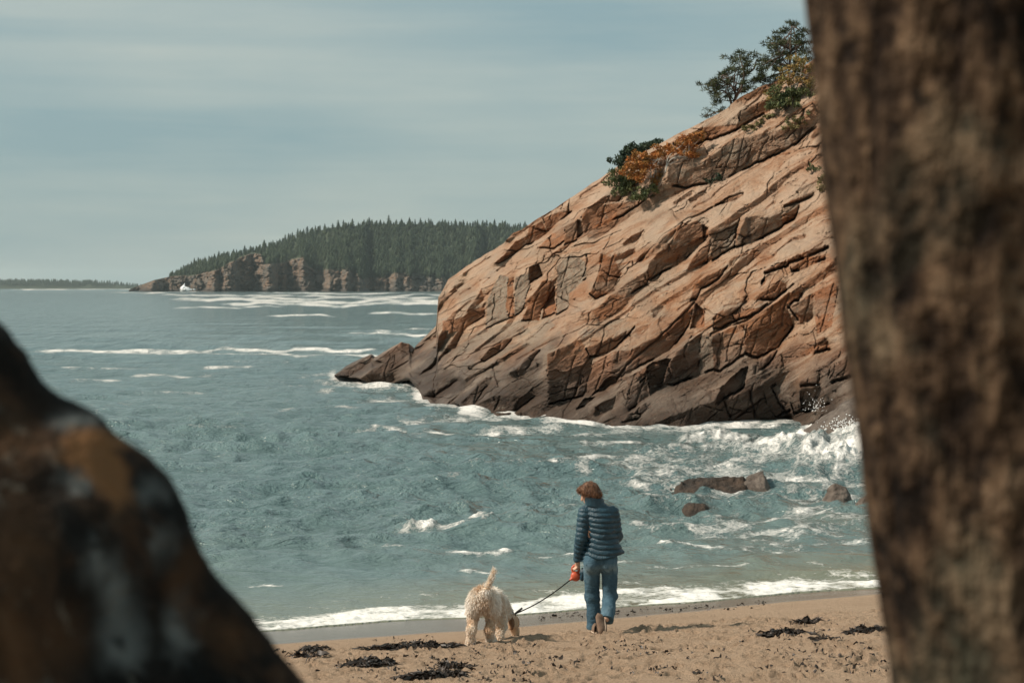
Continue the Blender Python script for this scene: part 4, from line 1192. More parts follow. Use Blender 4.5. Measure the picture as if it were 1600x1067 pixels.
boulder("smooth_slab", [(1262, 672), (1285, 655), (1310, 637), (1335, 622), (1350, 618), (1380, 625), (1440, 660)], sea_depth(700) + 0.5, 1.6, GREYB, "smooth grey-brown rock slab behind the surf at the right foot of the headland", 8, 0.05)

# ================================================================== SPRAY over the breaking surf
spr = np.random.default_rng(77)
SPRAY = Mat("sea_spray", 0.5, 0.4, (0.82, 0.83, 0.82)).m
oct_V = np.array([(1, 0, 0), (-1, 0, 0), (0, 1, 0), (0, -1, 0), (0, 0, 1), (0, 0, -1)], float)
oct_T = np.array([(0, 2, 4), (2, 1, 4), (1, 3, 4), (3, 0, 4), (2, 0, 5), (1, 2, 5), (3, 1, 5), (0, 3, 5)])
bag = Bag()
def droplets(cx_, cy_, sx, sy, n, D_, r0, r1):
    for k in range(n):
        bag.tris(oct_V * spr.uniform(r0, r1) * np.array([1, 1, spr.uniform(0.8, 1.8)]) + P(cx_ + spr.normal() * sx, cy_ - abs(spr.normal()) * sy, D_ + spr.normal() * 0.5), oct_T)
droplets(1276, 642, 9, 11, 80, 54, 0.005, 0.015)
droplets(1330, 672, 22, 10, 260, 50, 0.007, 0.022)
droplets(1295, 694, 45, 6, 200, 49, 0.007, 0.020)
droplets(1210, 704, 45, 4, 120, 48, 0.007, 0.018)
droplets(832, 640, 6, 4, 80, 67, 0.008, 0.022)
so = bag.obj("sea_spray", SPRAY)
tag(so, "white droplets of spray thrown up by surf on the rocks", "spray", kind="stuff")
# distant plume where a swell hits the far headland
def plume(px, py, Dd, w, h_, label):
    c = P(px, py, Dd); b2 = Bag()
    V, Q = sdf_mesh(lambda x, y, z: smin(smin(ell(x, y, z, (0, 0, 0), (w, w, h_ * 0.5)), caps(x, y, z, (0, 0, 0), (0.15 * w, 0, h_), w * 0.5, w * 0.12), 2.0), ell(x, y, z, (w * 1.2, 0, -0.5), (w * 1.1, w, h_ * 0.25)), 2.0)
                    + 1.5 * fbm(x * 0.25, y * 0.25, z * 0.25, oct=3, seed=5), (-3 * w, -2 * w, -h_), (3 * w, 2 * w, h_ * 1.6), 0.6)
    o = add("spray_plume", V, Q, SPRAY, loc=c); tag(o, label, "spray", kind="stuff")
plume(287, 452, 1985, 4.5, 6.0, "white plume of spray on the far headland's rocky shore")

# ================================================================== SEAWEED on the sand
WEED = simple_mat("drift_seaweed", (0.012, 0.010, 0.008), (0.045, 0.028, 0.018), 30, rough=0.5, spec=0.4)
wd = np.random.default_rng(41)
def ground_z(X, Y):
    i = int(np.clip(np.searchsorted(xs, X), 1, len(xs) - 1)); j = int(np.clip(np.searchsorted(ys, Y), 1, len(ys) - 1))
    return float(gz[j, i])
def weed(bag, n, rx_, ry_, c, zmax, L=(0.05, 0.16)):
    for k in range(n):
        a = wd.uniform(0, 6.28); rr = math.sqrt(wd.uniform(0, 1))
        x_ = rx_ * rr * math.cos(a); y_ = ry_ * rr * math.sin(a)
        hgt = zmax * (1 - rr * rr) * wd.uniform(0.1, 1)
        ln = wd.uniform(*L); ang_ = wd.uniform(0, 6.28); bend = wd.normal() * 1.2; w_ = wd.uniform(0.004, 0.013)
        pts = []; th = ang_; p_ = np.array([x_, y_, 0.0])
        for s_ in range(4):
            gzv = ground_z(c[0] + p_[0], c[1] + p_[1]) - c[2]
            pts.append(np.array([p_[0], p_[1], gzv + 0.006 + hgt + wd.uniform(0, 0.018)]))
            p_ = p_ + ln / 3 * np.array([math.cos(th), math.sin(th), 0]); th += bend / 3
        pts = np.array(pts); T = np.gradient(pts, axis=0); S = np.cross(T, [0, 0, 1.0]) + wd.normal(size=3) * 0.01
        S /= np.linalg.norm(S, axis=1, keepdims=True) + 1e-9; S[:, 2] += wd.normal() * 0.6
        wv = np.array([0.6, 1, 0.9, 0.3])[:, None] * w_
        V = np.concatenate([pts - S * wv, pts + S * wv]); Q = np.array([(i, i + 1, i + 5, i + 4) for i in range(3)])
        bag.quads(V, Q)
for px, py, rxp, ryp, n, lab in ((1228, 993, 40, 6, 420, "largest dark seaweed clump on the right of the beach"), (1262, 976, 17, 5, 180, "small dark seaweed clump just above the largest right-hand clump"), (1352, 990, 32, 6, 260, "dark seaweed clump on the sand beside the foreground trunk"),
                                 (578, 1040, 34, 9, 330, "ragged seaweed patch between the foreground rock and the dog"), (672, 1060, 52, 8, 460, "thick dark seaweed clump at the bottom edge below the dog"), (645, 1013, 78, 5, 520, "long low band of seaweed on the sand left of the dog"),
                                 (488, 1019, 20, 4, 150, "small brown seaweed clump nearest the foreground rock"), (485, 1028, 24, 2.5, 90, "thin flat seaweed strand just below the small brown clump"), (704, 1048, 26, 4, 130, "wispy seaweed tangle to the right of the ragged patch"),
                                 (1285, 1003, 18, 3, 70, "loose seaweed scraps below the largest right-hand clump")):
    g = ground_hit(px, py); g[2] = ground_z(g[0], g[1])
    bag = Bag(); sx_ = rxp / F * g[1]; sy_ = ryp / F * g[1] * g[1] / (CZ - g[2]) * 0.55
    weed(bag, n, sx_, max(sy_, 0.10), g, 0.05)
    o = bag.obj("seaweed_clump", WEED); o.location = g
    tag(o, lab, "seaweed", "seaweed clumps on the beach")
bag = Bag()
cl_c = [(wd.uniform(430, 1400), wd.uniform(1000, 1066)) for _ in range(26)] + [(575, 1035), (690, 1045), (640, 1013), (1230, 990), (1340, 985), (1290, 1003), (870, 1030), (780, 1030)]
for k in range(380):
    ci = cl_c[int(wd.integers(0, len(cl_c)))]
    px, py = ci[0] + wd.normal() * 34, min(1068, ci[1] + wd.normal() * 6)
    g = ground_hit(px, py)
    s_in = (g[0] - SH0[0]) * INL[0] + (g[1] - SH0[1]) * INL[1]
    if s_in < 2.4: continue
    b2 = Bag(); g[2] = ground_z(g[0], g[1]); weed(b2, int(wd.integers(1, 6)), 0.05, 0.04, g, 0.008, (0.015, 0.05))
    for V_, Q_ in zip(b2.V, b2.Q): pass
    bag.quads(np.concatenate(b2.V) + g, np.concatenate(b2.Q))
# wrack at the water's edge
for k in range(120):
    px = wd.uniform(840, 1200); g = ground_hit(px, np.interp(px, [420, 700, 900, 1200, 1400], [1000, 985, 962, 946, 930]) + wd.normal() * 3)
    b2 = Bag(); g[2] = beach_z(g[0], g[1]) ; weed(b2, 1, 0.03, 0.03, g, 0.006, (0.02, 0.07)); bag.quads(np.concatenate(b2.V) + g, np.concatenate(b2.Q))
o = bag.obj("seaweed_scraps", WEED)
tag(o, "small scraps of dark seaweed scattered over the trodden sand", "seaweed", kind="stuff")

# ================================================================== THE DOG
def local_frame(px, py):
    g = ground_hit(px, py); g[2] = ground_z(g[0], g[1])
    def J(a, b_, dy=0.0): return tuple(P(a, b_, g[1] + dy) - g)
    return g, J
dog_o, J = local_frame(752, 1007)
fr = np.random.default_rng(51)
def dog_sdf(x, y, z):
    b1 = chain(x, y, z, [(J(755, 936, 0.02), 0.112), (J(761, 937, 0.24), 0.100), (J(769, 940, 0.46), 0.112), (J(775, 945, 0.58), 0.095)], 0.08)   # trunk, deep chest
    d = smin(b1, ell(x, y, z, J(756, 935, 0.02), (0.140, 0.12, 0.112)), 0.06)
    d = smin(d, chain(x, y, z, [(J(778, 944, 0.58), 0.085), (J(790, 954, 0.70), 0.060), (J(799, 965, 0.80), 0.056)], 0.04), 0.06)      # neck
    d = smin(d, ell(x, y, z, J(801, 972, 0.84), (0.068, 0.085, 0.082)), 0.03)                                                         # skull
    d = smin(d, chain(x, y, z, [(J(802, 978, 0.87), 0.055), (J(805, 986, 0.90), 0.042), (J(806.5, 991, 0.915), 0.034)], 0.02), 0.02)  # muzzle
    d = smin(d, ell(x, y, z, J(797, 974, 0.80), (0.022, 0.045, 0.072)), 0.015)                                                        # near ear
    d = smin(d, ell(x, y, z, J(806, 972, 0.90), (0.020, 0.035, 0.060)), 0.015)
    def leg(q, k=0.035): return chain(x, y, z, q, k)
    hl = leg([(J(743, 943, 0.02), 0.082), (J(739, 962, 0.08), 0.052), (J(737, 983, -0.06), 0.042), (J(735.5, 1000, -0.02), 0.034), (J(735, 1005, 0.0), 0.040), (J(734, 1006, 0.05), 0.034)])
    hr = leg([(J(768, 945, 0.06), 0.082), (J(768, 964, 0.14), 0.050), (J(765, 984, 0.02), 0.042), (J(767, 997, 0.08), 0.034), (J(767.5, 1001, 0.10), 0.040), (J(768, 1001.5, 0.15), 0.034)])
    fl = leg([(J(774, 958, 0.48), 0.062), (J(774, 978, 0.52), 0.046), (J(773, 993, 0.50), 0.036), (J(773, 996.5, 0.50), 0.040), (J(773, 997, 0.55), 0.034)])
    fR = leg([(J(783, 960, 0.54), 0.062), (J(784, 978, 0.50), 0.046), (J(780, 992, 0.44), 0.036), (J(780, 998, 0.43), 0.040), (J(781, 998.5, 0.48), 0.034)])
    for l in (hl, hr, fl, fR): d = smin(d, l, 0.045)
    tail = chain(x, y, z, [(J(759, 926, -0.09), 0.036), (J(763, 915, -0.13), 0.027), (J(768, 903, -0.15), 0.022), (J(772, 893, -0.15), 0.019), (J(771, 888, -0.14), 0.013)], 0.02)
    d = smin(d, tail, 0.03)
    return d + 0.006 * fbm(x * 14, y * 14, z * 7, oct=2, seed=9)
FUR_C = Mat("cream_fur", 0.75, 0.15)
n = FUR_C.noise(7, 4, 0.6)
FUR_C.base(FUR_C.mix(FUR_C.ramp(n, [(0.38, 0.0), (0.66, 1.0)]), (0.74, 0.62, 0.48), (0.60, 0.40, 0.24)))
dogE = empty("dog", dog_o)
lo = np.array([J(728, 1010, -0.25)[0] - 0.12, -0.32, -0.12]); hi = np.array([J(812, 900, 0.9)[0] + 0.12, 1.05, 0.95])
V, Q = sdf_mesh(dog_sdf, lo, hi, 0.012)
body = add("body", V, Q, FUR_C.m, dogE)
N = vnormals(V, Q)
# shaggy coat: thin curved strands, longer on the trunk than on the legs
ns = 38000
pick = fr.integers(0, len(V), ns); vb = V[pick]; nb = N[pick]
hz = vb[:, 2]
ln = np.where(hz > 0.30, 0.050, 0.024) * fr.uniform(0.5, 1.3, ns)
hd = np.hypot(vb[:, 0] - J(803, 978, 0.87)[0], vb[:, 1] - 0.87) < 0.14
ln = np.where(hd, ln * 0.5, ln)
tl = vb[:, 2] > J(760, 918, 0)[2] + 0.01
ln = np.where(tl & (vb[:, 1] < 0.05), ln * 0.6, ln)
d1 = nb * 0.75 + np.array([0.05, -0.10, -0.55]) + fr.normal(size=(ns, 3)) * 0.15
d1 = np.where((tl & (vb[:, 1] < 0.0))[:, None], nb * 0.5 + np.array([0.2, 0, 0.7]) + fr.normal(size=(ns, 3)) * 0.2, d1)
d1 /= np.linalg.norm(d1, axis=1, keepdims=True)
d2 = d1 + np.array([0, 0, -0.55]) + fr.normal(size=(ns, 3)) * 0.12; d2 /= np.linalg.norm(d2, axis=1, keepdims=True)
sd_ = np.cross(d1, fr.normal(size=(ns, 3))); sd_ /= np.linalg.norm(sd_, axis=1, keepdims=True)
w_ = fr.uniform(0.0016, 0.0034, ns)[:, None]
r0 = vb - nb * 0.004; r1 = r0 + d1 * ln[:, None] * 0.55; r2 = r1 + d2 * ln[:, None] * 0.5
SV = np.stack([r0 - sd_ * w_, r0 + sd_ * w_, r1 + sd_ * w_ * 0.8, r1 - sd_ * w_ * 0.8, r2], 1).reshape(-1, 3)
bi = np.arange(ns)[:, None] * 5
FURM = Mat("cream_fur_strands", 0.7, 0.15)
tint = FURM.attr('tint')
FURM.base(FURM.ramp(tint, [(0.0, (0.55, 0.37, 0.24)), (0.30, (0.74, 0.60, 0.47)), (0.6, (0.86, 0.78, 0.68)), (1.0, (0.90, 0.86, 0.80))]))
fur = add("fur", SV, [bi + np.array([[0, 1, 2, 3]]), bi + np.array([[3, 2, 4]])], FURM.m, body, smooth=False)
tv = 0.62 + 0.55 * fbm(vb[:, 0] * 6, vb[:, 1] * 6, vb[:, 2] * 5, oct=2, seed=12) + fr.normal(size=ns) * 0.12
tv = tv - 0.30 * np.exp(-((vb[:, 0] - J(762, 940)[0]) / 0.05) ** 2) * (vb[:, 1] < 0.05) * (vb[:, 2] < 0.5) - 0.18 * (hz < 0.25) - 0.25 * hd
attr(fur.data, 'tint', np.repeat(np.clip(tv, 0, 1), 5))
DARKFUR = simple_mat("brown_ear_fur", (0.16, 0.085, 0.05), (0.30, 0.17, 0.09), 30, bump=0.6, bscale=80, bdist=0.01, stretch=(1, 1, 0.25))
NOSE = Mat("dog_nose", 0.35, 0.5, (0.010, 0.009, 0.008)).m
def ell_mesh(c, r, n=16, m=10, wob=0.0):
    u = np.linspace(0, 2 * math.pi, n, endpoint=False); v_ = np.linspace(0, math.pi, m)
    U, Vv = np.meshgrid(u, v_)
    p_ = np.stack([np.sin(Vv) * np.cos(U), np.sin(Vv) * np.sin(U), np.cos(Vv)], -1)
    if wob: p_ = p_ * (1 + wob * fbm(p_[..., 0] * 2 + 5, p_[..., 1] * 2, p_[..., 2] * 2, oct=2, seed=3))[..., None]
    V = (p_ * np.array(r)).reshape(-1, 3) + np.array(c)
    q = []
    for i in range(m - 1):
        for j in range(n): q.append((i * n + j, (i + 1) * n + j, (i + 1) * n + (j + 1) % n, i * n + (j + 1) % n))
    return V, np.array(q)
for c, r in ((J(799.5, 973, 0.735), (0.030, 0.040, 0.082)), (J(808, 973, 0.89), (0.024, 0.03, 0.065))):
    V, Q = ell_mesh(c, r, wob=0.25); add("ear", V, Q, DARKFUR, body)
V, Q = ell_mesh(J(808, 992.5, 0.925), (0.022, 0.022, 0.019), wob=0.15); add("nose", V, Q, NOSE, body)
V, Q = ell_mesh(J(805.5, 977, 0.83), (0.009, 0.010, 0.010)); add("eye", V, Q, NOSE, body)
V, Q = tube(spline([J(790, 966, 0.69), J(793, 958.5, 0.66), J(799, 957, 0.70), J(804, 961, 0.78)], 6), np.full(19, 0.017), 8)
COLLAR = Mat("dark_collar", 0.6, 0.3, (0.03, 0.028, 0.025)).m
add("collar", V, [Q[Q[:, 2] != Q[:, 3]]], COLLAR, dogE)
tag(dogE, "shaggy cream dog seen from behind with raised tail, sniffing the sand", "dog")
collar_pt = np.array(J(803, 959.5, 0.74)) + dog_o

# ================================================================== THE WALKER
man_o, K = local_frame(935, 989)
pE = empty("person", man_o)
def lathe_like(zc, tab):
    return [np.interp(zc, tab[0], t).astype(np.float32) for t in tab[1:]]
Zp = lambda py: K(935, py)[2]
SKIN = simple_mat("skin", (0.55, 0.33, 0.23), (0.62, 0.39, 0.28), 30, rough=0.55, spec=0.35)
def knit(name, c1, c2, scale, bscale, bump, stretch=(1, 1, 1), rough=0.85): return simple_mat(name, c1, c2, scale, rough, 0.2, bump, bscale, 0.008, stretch)
# joints
sL = K(914, 801, 0.0); eL = K(908, 842, -0.03); wL = K(902.5, 878, 0.06); hL = K(901, 889, 0.085)
sR = K(957, 801, 0.02); eR = K(964, 838, 0.06); wR = K(950, 852, 0.27)
hip = K(938, 876, 0.0)
kL = K(925.5, 932, 0.10); aL = K(929.5, 980, 0.10)
kR = K(953, 932, 0.02); aR = K(946.5, 966, -0.22)
toeR = ground_hit(944, 992.5) - man_o; toeR[2] = ground_z(*(toeR + man_o)[:2]) - man_o[2]
headc = K(920, 771, 0.03)
fdir = np.array([-0.72, 0.45, -0.52]); fdir /= np.linalg.norm(fdir)               # where the face looks
fside = np.cross(fdir, [0, 0, 1.0]); fside /= np.linalg.norm(fside); fup = np.cross(fside, fdir)
hp = lambda f, s_, u: tuple(np.array(headc) + fdir * f + fside * s_ + fup * u)
handle_c = np.array(K(899.5, 896, 0.10))
lead_dir = (collar_pt - man_o) - handle_c; lead_dir /= np.linalg.norm(lead_dir)
def hand(x, y, z, wr, palm, fing, thumb):
    d = caps(x, y, z, wr, palm, 0.027, 0.032)
    for q in fing:
        d = smin(d, chain(x, y, z, [(q[0], 0.0100), (q[1], 0.0090), (q[2], 0.0080)], 0.003), 0.004)
    return smin(d, chain(x, y, z, [(thumb[0], 0.012), (thumb[1], 0.0105), (thumb[2], 0.009)], 0.003), 0.006)
def body_sdf(x, y, z):
    d = smin(ell(x, y, z, headc, (0.078, 0.090, 0.098)), caps(x, y, z, hp(0.03, 0, -0.03), hp(0.055, 0, -0.075), 0.062, 0.036), 0.03)          # skull, jaw
    d = smin(d, chain(x, y, z, [(hp(0.085, 0, 0.02), 0.010), (hp(0.112, 0, -0.018), 0.014)], 0.005), 0.012)                                       # nose
    d = smin(d, ell(x, y, z, hp(0.084, 0, -0.055), (0.020, 0.020, 0.012)), 0.010)                                                                # mouth
    for s_ in (-1, 1):
        d = np.maximum(d, -ell(x, y, z, hp(0.094, 0.030 * s_, 0.012), (0.014, 0.014, 0.012)))                                                    # eye sockets
        d = smin(d, ell(x, y, z, hp(-0.005, 0.078 * s_, -0.008), (0.014, 0.016, 0.030)), 0.006)                                                  # ears
    d = smin(d, caps(x, y, z, headc, K(931, 797, 0.0), 0.058, 0.060), 0.02)                                                                      # neck
    d = smin(d, ell(x, y, z, K(936, 826, 0.0), (0.155, 0.095, 0.24)), 0.05)                                                                      # torso
    d = smin(d, ell(x, y, z, hip, (0.165, 0.11, 0.12)), 0.05)
    d = smin(d, chain(x, y, z, [(sL, 0.050), (eL, 0.040), (wL, 0.027)], 0.02), 0.03)
    d = smin(d, chain(x, y, z, [(sR, 0.050), (eR, 0.040), (wR, 0.027)], 0.02), 0.03)
    d = smin(d, chain(x, y, z, [(K(925, 884, 0.02), 0.080), (kL, 0.055), (aL, 0.040)], 0.02), 0.02)
    d = smin(d, chain(x, y, z, [(K(951, 884, 0.0), 0.080), (kR, 0.055), (aR, 0.040)], 0.02), 0.02)
    # left hand closed round the leash handle
    g = handle_c + np.array([0.0, 0.0, 0.055])
    fing = []
    for i, o_ in enumerate((-0.033, -0.011, 0.011, 0.032)):
        b0 = g + np.array([0.012, o_, 0.022 - 0.003 * abs(i - 1)]); fing.append((tuple(b0), tuple(g + np.array([-0.028, o_, 0.004])), tuple(g + np.array([-0.016, o_, -0.020 + 0.003 * abs(i - 1)]))))
    pl = g + np.array([0.018, 0, 0.016])
    th = (tuple(g + np.array([0.02, -0.035, 0.025])), tuple(g + np.array([0.004, -0.050, 0.008])), tuple(g + np.array([-0.014, -0.046, -0.004])))
    d = smin(d, np.minimum(hand(x, y, z, wL, tuple(pl), fing, th), caps(x, y, z, tuple(pl + np.array([0, -0.022, 0])), tuple(pl + np.array([0, 0.022, 0])), 0.020, 0.020)), 0.008)
    # right hand in front of the body
    dr = np.array([-0.75, 0.45, 0.05]); dr /= np.linalg.norm(dr); sr = np.array([0.1, 0.2, 1.0]); pr_ = np.array(wR) + dr * 0.075
    fing = [(tuple(pr_ + sr * o_), tuple(pr_ + sr * o_ + dr * 0.035 * l_), tuple(pr_ + sr * o_ + dr * 0.060 * l_ + np.array([0, 0, -0.012]))) for o_, l_ in ((-0.03, 0.8), (-0.01, 1.0), (0.01, 1.05), (0.03, 0.95))]
    th = (tuple(np.array(wR) + dr * 0.03 + sr * 0.025), tuple(np.array(wR) + dr * 0.055 + sr * 0.05), tuple(np.array(wR) + dr * 0.08 + sr * 0.052))
    d = smin(d, hand(x, y, z, wR, tuple(pr_), fing, th), 0.008)
    return d
V, Q = sdf_mesh(body_sdf, (-0.33, -0.36, -0.05), (0.30, 0.50, 1.68), 0.0062)
pbody = add("body", V, Q, SKIN, pE)
# --- hair
HAIR = Mat("auburn_hair", 0.5, 0.35)
hv = HAIR.pos((1, 1, 0.35)); HAIR.base(HAIR.ramp(HAIR.noise(45, 4, 0.6, vec=hv), [(0.30, (0.050, 0.022, 0.012)), (0.52, (0.145, 0.066, 0.032)), (0.70, (0.29, 0.155, 0.082))]))
HAIR.bump(HAIR.noise(60, 4, 0.6, vec=hv), 1.0, 0.012)
def hair_sdf(x, y, z):
    c = hp(-0.022, 0, 0.022)
    d = ell(x, y, z, c, (0.106, 0.108, 0.104))
    d = smin(d, ell(x, y, z, hp(-0.06, 0, -0.040), (0.075, 0.075, 0.068)), 0.03)
    d = smin(d, ell(x, y, z, hp(0.045, 0, 0.070), (0.060, 0.065, 0.038)), 0.03)
    d = d + 0.013 * fbm(x * 24, y * 24, z * 16, oct=3, seed=3)
    # open at the face
    fx_ = (x - headc[0]) * fdir[0] + (y - headc[1]) * fdir[1] + (z - headc[2]) * fdir[2]
    fz_ = (x - headc[0]) * fup[0] + (y - headc[1]) * fup[1] + (z - headc[2]) * fup[2]
    cut = np.minimum(fx_ - 0.035, 0.052 - fz_)
    return np.maximum(d, cut)
hl_ = np.array(headc)
V, Q = sdf_mesh(hair_sdf, hl_ - 0.17, hl_ + 0.17, 0.0058)
hair = add("hair", V, Q, HAIR.m, pbody)
N = vnormals(V, Q); nh = 2600; pk = fr.integers(0, len(V), nh)
d1 = N[pk] * 0.45 + np.array([0.05, -0.1, -0.75]) + fr.normal(size=(nh, 3)) * 0.35; d1 /= np.linalg.norm(d1, axis=1, keepdims=True)
sd_ = np.cross(d1, fr.normal(size=(nh, 3))); sd_ /= np.linalg.norm(sd_, axis=1, keepdims=True)
LN = fr.uniform(0.018, 0.042, (nh, 1)); r0 = V[pk]; SV = np.stack([r0 - sd_ * 0.002, r0 + sd_ * 0.002, r0 + d1 * LN], 1).reshape(-1, 3)
add("hair_strands", SV, np.arange(nh * 3).reshape(-1, 3), HAIR.m, hair, smooth=False)
# --- quilted jacket
JK = Mat("teal_quilted_nylon", 0.42, 0.4)
jn = JK.noise(9, 4, 0.6)
JK.base(JK.mix(JK.ramp(jn, [(0.3, 0.0), (0.7, 1.0)]), (0.010, 0.038, 0.058), (0.018, 0.058, 0.084)))
JK.bump(JK.noise(38, 4, 0.6, vec=JK.pos((1.6, 1.6, 0.7))), 0.7, 0.014)
tabz = np.array([Zp(q) for q in (880, 870, 860, 845, 830, 815, 803, 795, 789)]); m2 = lambda q: q / F * man_o[1]
tab = (tabz, [m2(q) for q in (944.5 - 935, 944 - 935, 943.5 - 935, 941 - 935, 940 - 935, 938.5 - 935, 937 - 935, 935.5 - 935, 934 - 935)], [m2(q) for q in (35, 33, 30, 24, 22.5, 23.5, 24, 21, 13)], [0.165, 0.16, 0.15, 0.14, 0.14, 0.14, 0.125, 0.10, 0.07])
def puff(t, per): return np.abs(np.sin(math.pi * t / per)) ** 0.55
def jacket_sdf(x, y, z):
    cx_, aw, bw = lathe_like(z, tab)
    k = np.sqrt(((x - cx_) / aw) ** 2 + ((y - 0.01) / bw) ** 2)
    d = (k - 1) * np.minimum(aw, bw)
    d = np.maximum(d, z - Zp(788))
    zz = z + 0.09 * (x - cx_) - 0.5 * (x - cx_) ** 2 + 0.014 * fbm(x * 8, y * 8, z * 4, oct=3, seed=8)
    d = d + 0.008 - 0.015 * puff(zz, 0.057) + 0.008 * fbm(x * 11, y * 11, z * 22, oct=3, seed=31)
    def sleeve(a, b_, c_, r):
        d1_ = caps(x, y, z, a, b_, r[0], r[1]); d2_ = caps(x, y, z, b_, c_, r[1], r[2])
        t1 = ((x - a[0]) * (b_[0] - a[0]) + (y - a[1]) * (b_[1] - a[1]) + (z - a[2]) * (b_[2] - a[2])) / math.dist(a, b_)
        t2 = ((x - b_[0]) * (c_[0] - b_[0]) + (y - b_[1]) * (c_[1] - b_[1]) + (z - b_[2]) * (c_[2] - b_[2])) / math.dist(b_, c_)
        d1_ = d1_ + 0.006 - 0.012 * puff(t1, 0.055) + 0.007 * fbm(x * 12, y * 12, z * 18, oct=2, seed=32); d2_ = d2_ + 0.006 - 0.012 * puff(t2, 0.055) + 0.007 * fbm(x * 12, y * 12, z * 18, oct=2, seed=33)
        # the cuff ends cleanly above the wrist
        d2_ = np.maximum(d2_, t2 - math.dist(b_, c_) * 0.99)
        return np.minimum(d1_, d2_)
    aL_ = sleeve(sL, eL, wL, (0.076, 0.066, 0.047)); aR_ = sleeve(sR, eR, wR, (0.072, 0.062, 0.045))
    d = smin(d, aL_, 0.012); d = smin(d, aR_, 0.03)
    # collar
    cc = K(929, 784, 0.01)
    rr = np.sqrt(((x - cc[0] - 0.25 * (cc[2] - z)) / 1.12) ** 2 + (y - cc[1]) ** 2)
    d = smin(d, np.maximum(np.abs(rr - 0.082) - 0.014, np.abs(z - cc[2] + 0.15 * (x - cc[0])) - 0.050), 0.015)
    hem = Zp(873) + (x + 0.03) * 0.20
    return np.maximum(d, hem - z)
V, Q = sdf_mesh(jacket_sdf, (-0.32, -0.26, Zp(880)), (0.34, 0.42, Zp(774)), 0.0062)
jk = add("jacket", V, Q, JK.m, pE)
# --- jeans
DEN = Mat("blue_denim", 0.85, 0.2)
dn = DEN.noise(5.5, 5, 0.6, vec=DEN.pos((1, 1, 0.55)))
dc = DEN.ramp(dn, [(0.30, (0.028, 0.066, 0.098)), (0.55, (0.060, 0.118, 0.158)), (0.75, (0.140, 0.215, 0.260))])
zz_ = DEN.n('ShaderNodeSeparateXYZ'); DEN.l(DEN.coord.outputs['Object'], zz_.inputs[0])
worn = DEN.math('MULTIPLY', DEN.ramp(zz_.outputs[2], [(0.62, 0.0), (0.70, 0.55), (0.78, 0.0)]), DEN.ramp(dn, [(0.42, 0.0), (0.6, 1.0)]))
DEN.base(DEN.mix(worn, dc, (0.26, 0.36, 0.40)))
DEN.bump(DEN.noise(16, 5, 0.6, vec=DEN.pos((1, 1, 1.8))), 0.8, 0.018)
def jeans_sdf(x, y, z):
    d = ell(x, y, z, K(938.5, 872, 0.01), (0.188, 0.135, 0.150))
    for s_, px in ((-1, 925), (1, 951)):
        d = smin(d, ell(x, y, z, K(px, 880, -0.045), (0.095, 0.095, 0.105)), 0.03)
    L_ = chain(x, y, z, [(K(924.5, 890, 0.02), 0.094), (kL, 0.076), (K(928, 960, 0.10), 0.078), (K(928.5, 992, 0.10), 0.088)], 0.03)
    R_ = chain(x, y, z, [(K(952.5, 890, 0.0), 0.092), (kR, 0.075), (K(950, 955, -0.13), 0.072), (K(946.5, 975, -0.26), 0.082)], 0.03)
    L_ = np.maximum(L_, Zp(984) - z)
    ax_ = np.array(K(945.5, 975, -0.26)) - np.array(kR); ax_ /= np.linalg.norm(ax_); e_ = np.array(K(945.8, 968, -0.22))
    R_ = np.maximum(R_, (x - e_[0]) * ax_[0] + (y - e_[1]) * ax_[1] + (z - e_[2]) * ax_[2])
    d = np.minimum(smin(d, L_, 0.035), smin(d, R_, 0.035))
    wr = fbm(x * 7, y * 7, z * 17 + x * 6, oct=3, seed=15)
    d = d + 0.011 * wr * (0.5 + np.exp(-((z - kL[2]) / 0.13) ** 2) + 0.8 * np.exp(-((z - 0.06) / 0.10) ** 2))
    return np.maximum(d, z - Zp(858))
V, Q = sdf_mesh(jeans_sdf, (-0.26, -0.46, -0.06), (0.30, 0.32, Zp(856)), 0.0066)
jn_o = add("jeans", V, Q, DEN.m, pE)
SEAM = simple_mat("denim_seam", (0.035, 0.075, 0.10), (0.05, 0.10, 0.13), 20)
def on_back(px, py, fn, y0=-0.4):
    """the point of the garment facing the camera under a photograph pixel"""
    a_ = np.linspace(-0.45, 0.3, 220)
    q = np.array([K(px, py, t) for t in a_])
    f = fn(q[:, 0], q[:, 1], q[:, 2]); i = int(np.argmax(f < 0)) if (f < 0).any() else 110
    return q[i] - np.array([0, 0.003, 0])
for pts in ([(943, 880), (943.5, 891), (950, 896), (957, 891), (957.5, 879), (943, 880)], [(916, 882), (917, 891), (924, 896), (931, 891), (931, 880), (916, 882)]):
    q = np.array([on_back(*p_, jeans_sdf) for p_ in pts]); q = np.concatenate([np.linspace(a_, b_, 5)[:-1] for a_, b_ in zip(q[:-1], q[1:])] + [q[-1:]])
    V, f_ = tube(q, np.full(len(q), 0.0035), 5); add("back_pocket", V, [f_[f_[:, 2] != f_[:, 3]]], SEAM, jn_o)
